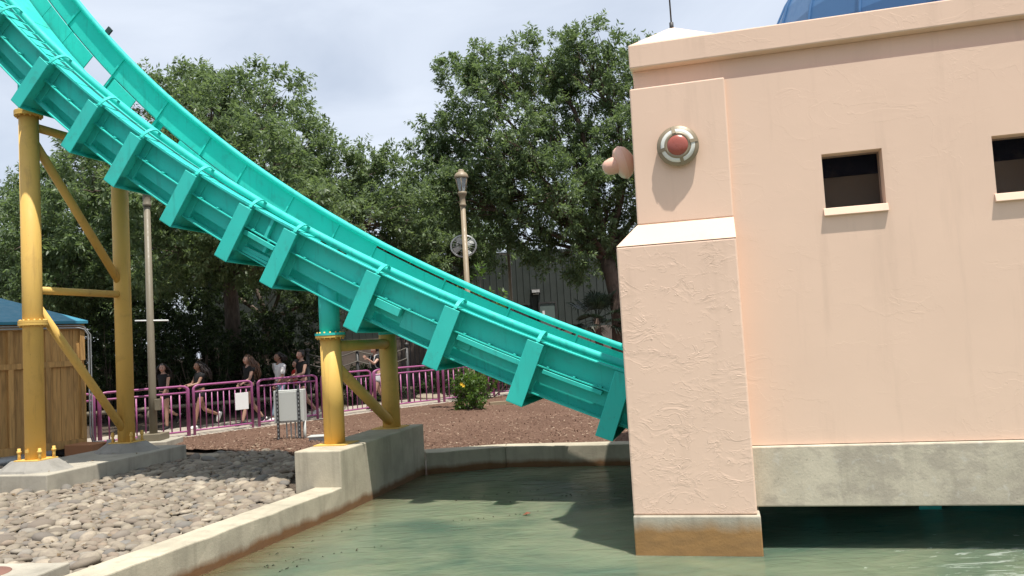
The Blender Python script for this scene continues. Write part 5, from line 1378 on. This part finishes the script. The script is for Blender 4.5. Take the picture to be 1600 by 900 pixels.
mb.tube([(-12.2, 21.0, 0.35), (-8.2, 22.4, 0.38), (-5.8, 23.0, 0.40)], 0.06, 8); 
lr = thing('log_rail', 'low grey rail behind the walkers', 'rail', (-9, 22, 0)); mb.build('beam', OLIVE, lr)
for x, y in ((-11.8, 21.13), (-10, 21.77), (-8.2, 22.4), (-6.2, 22.9)):
    mb = MB(); mb.tube([(x, y, -.03), (x, y, 0.36)], 0.05, 8); mb.build('post', OLIVE, lr)
# a leaf afloat on the water
lf = MB(); c = Vector((0.02, 8.72, WATER + 0.004)); lf.add([c + Vector(v) for v in ((-.05, 0, .0), (-.015, -.035, .012), (.045, -.01, .02), (.03, .03, .012), (-.01, .03, .016), (0, 0, .035))], [(0, 1, 5), (1, 2, 5), (2, 3, 5), (3, 4, 5), (4, 0, 5), (4, 3, 2, 1, 0)])
tag(lf.build('fallen_leaf', paint('dead_leaf', (0.16, 0.05, 0.02), 0.7)), 'curled dead brown leaf afloat on the green water', 'leaf')

# litter: dry leaves on stones, mulch and kerb; dark flecks drifting on the water
def litter(name, label, spots, mat, size, kind_cat):
    V, Fc = [], []
    for x, y, z in spots:
        t = rng.uniform(0, 6.28); L_ = rng.uniform(0.6, 1.2) * size; d = Vector((math.cos(t), math.sin(t), rng.normal() * .2)); w_ = Vector((-math.sin(t), math.cos(t), rng.normal() * .3)) * L_ * 0.22; c = Vector((x, y, z)); k = len(V)
        V += [c - d * L_ / 2, c + w_ + Vector((0, 0, .008)), c + d * L_ / 2, c - w_ + Vector((0, 0, .006)), c + Vector((0, 0, .014))]
        Fc += [(k, k + 1, k + 4), (k + 1, k + 2, k + 4), (k + 2, k + 3, k + 4), (k + 3, k, k + 4), (k + 3, k + 2, k + 1, k)]
    mb = MB(); mb.add(V, Fc); tag(mb.build(name, mat), label, kind_cat, kind='stuff')
DRY = chipmat('dry_leaf', ((0, (0.09, 0.06, 0.035)), (0.5, (0.16, 0.115, 0.07)), (1.0, (0.25, 0.20, 0.13))))
ls = []
for _ in range(700):
    x, y = rng.uniform(-8, -2.6), rng.uniform(5.2, 13.8)
    if pt_in(STB, x, y) and not pt_in(kerbxy, x, y) and not pt_in(slabxy, x, y): ls.append((x, y, 0.29 if pt_in(padxy, x, y) else 0.055))
ls = [p_ for p_ in ls if p_[2] < .2 or rng.random() < .15]
litter('dry_leaves', 'dry fallen leaves scattered over the river stones', ls, DRY, 0.065, 'leaves')
fs_ = []
for (x0_, y0_, x1_, y1_, bend, n_) in ((-2.4, 7.6, -1.6, 8.6, 0.25, 12), (-2.2, 7.0, -1.4, 7.7, 0.2, 14), (-0.9, 8.5, 0.3, 8.75, 0.12, 14), (-1.0, 9.6, 0.6, 10.1, 0.15, 12), (-0.2, 9.4, 1.2, 9.6, 0.1, 16), (-2.6, 6.6, -1.9, 7.4, 0.3, 10)):
    for k in range(n_):
        t = rng.random(); fs_.append((x0_ + (x1_ - x0_) * t + rng.normal() * .04, y0_ + (y1_ - y0_) * t + bend * math.sin(t * 3.1) + rng.normal() * .03, WATER + 0.002))
litter('drifting_debris', 'thin lines of dark debris drifting on the pool surface', fs_, chipmat('wet_debris', ((0, (0.012, 0.016, 0.010)), (1.0, (0.05, 0.045, 0.025)))), 0.032, 'debris')
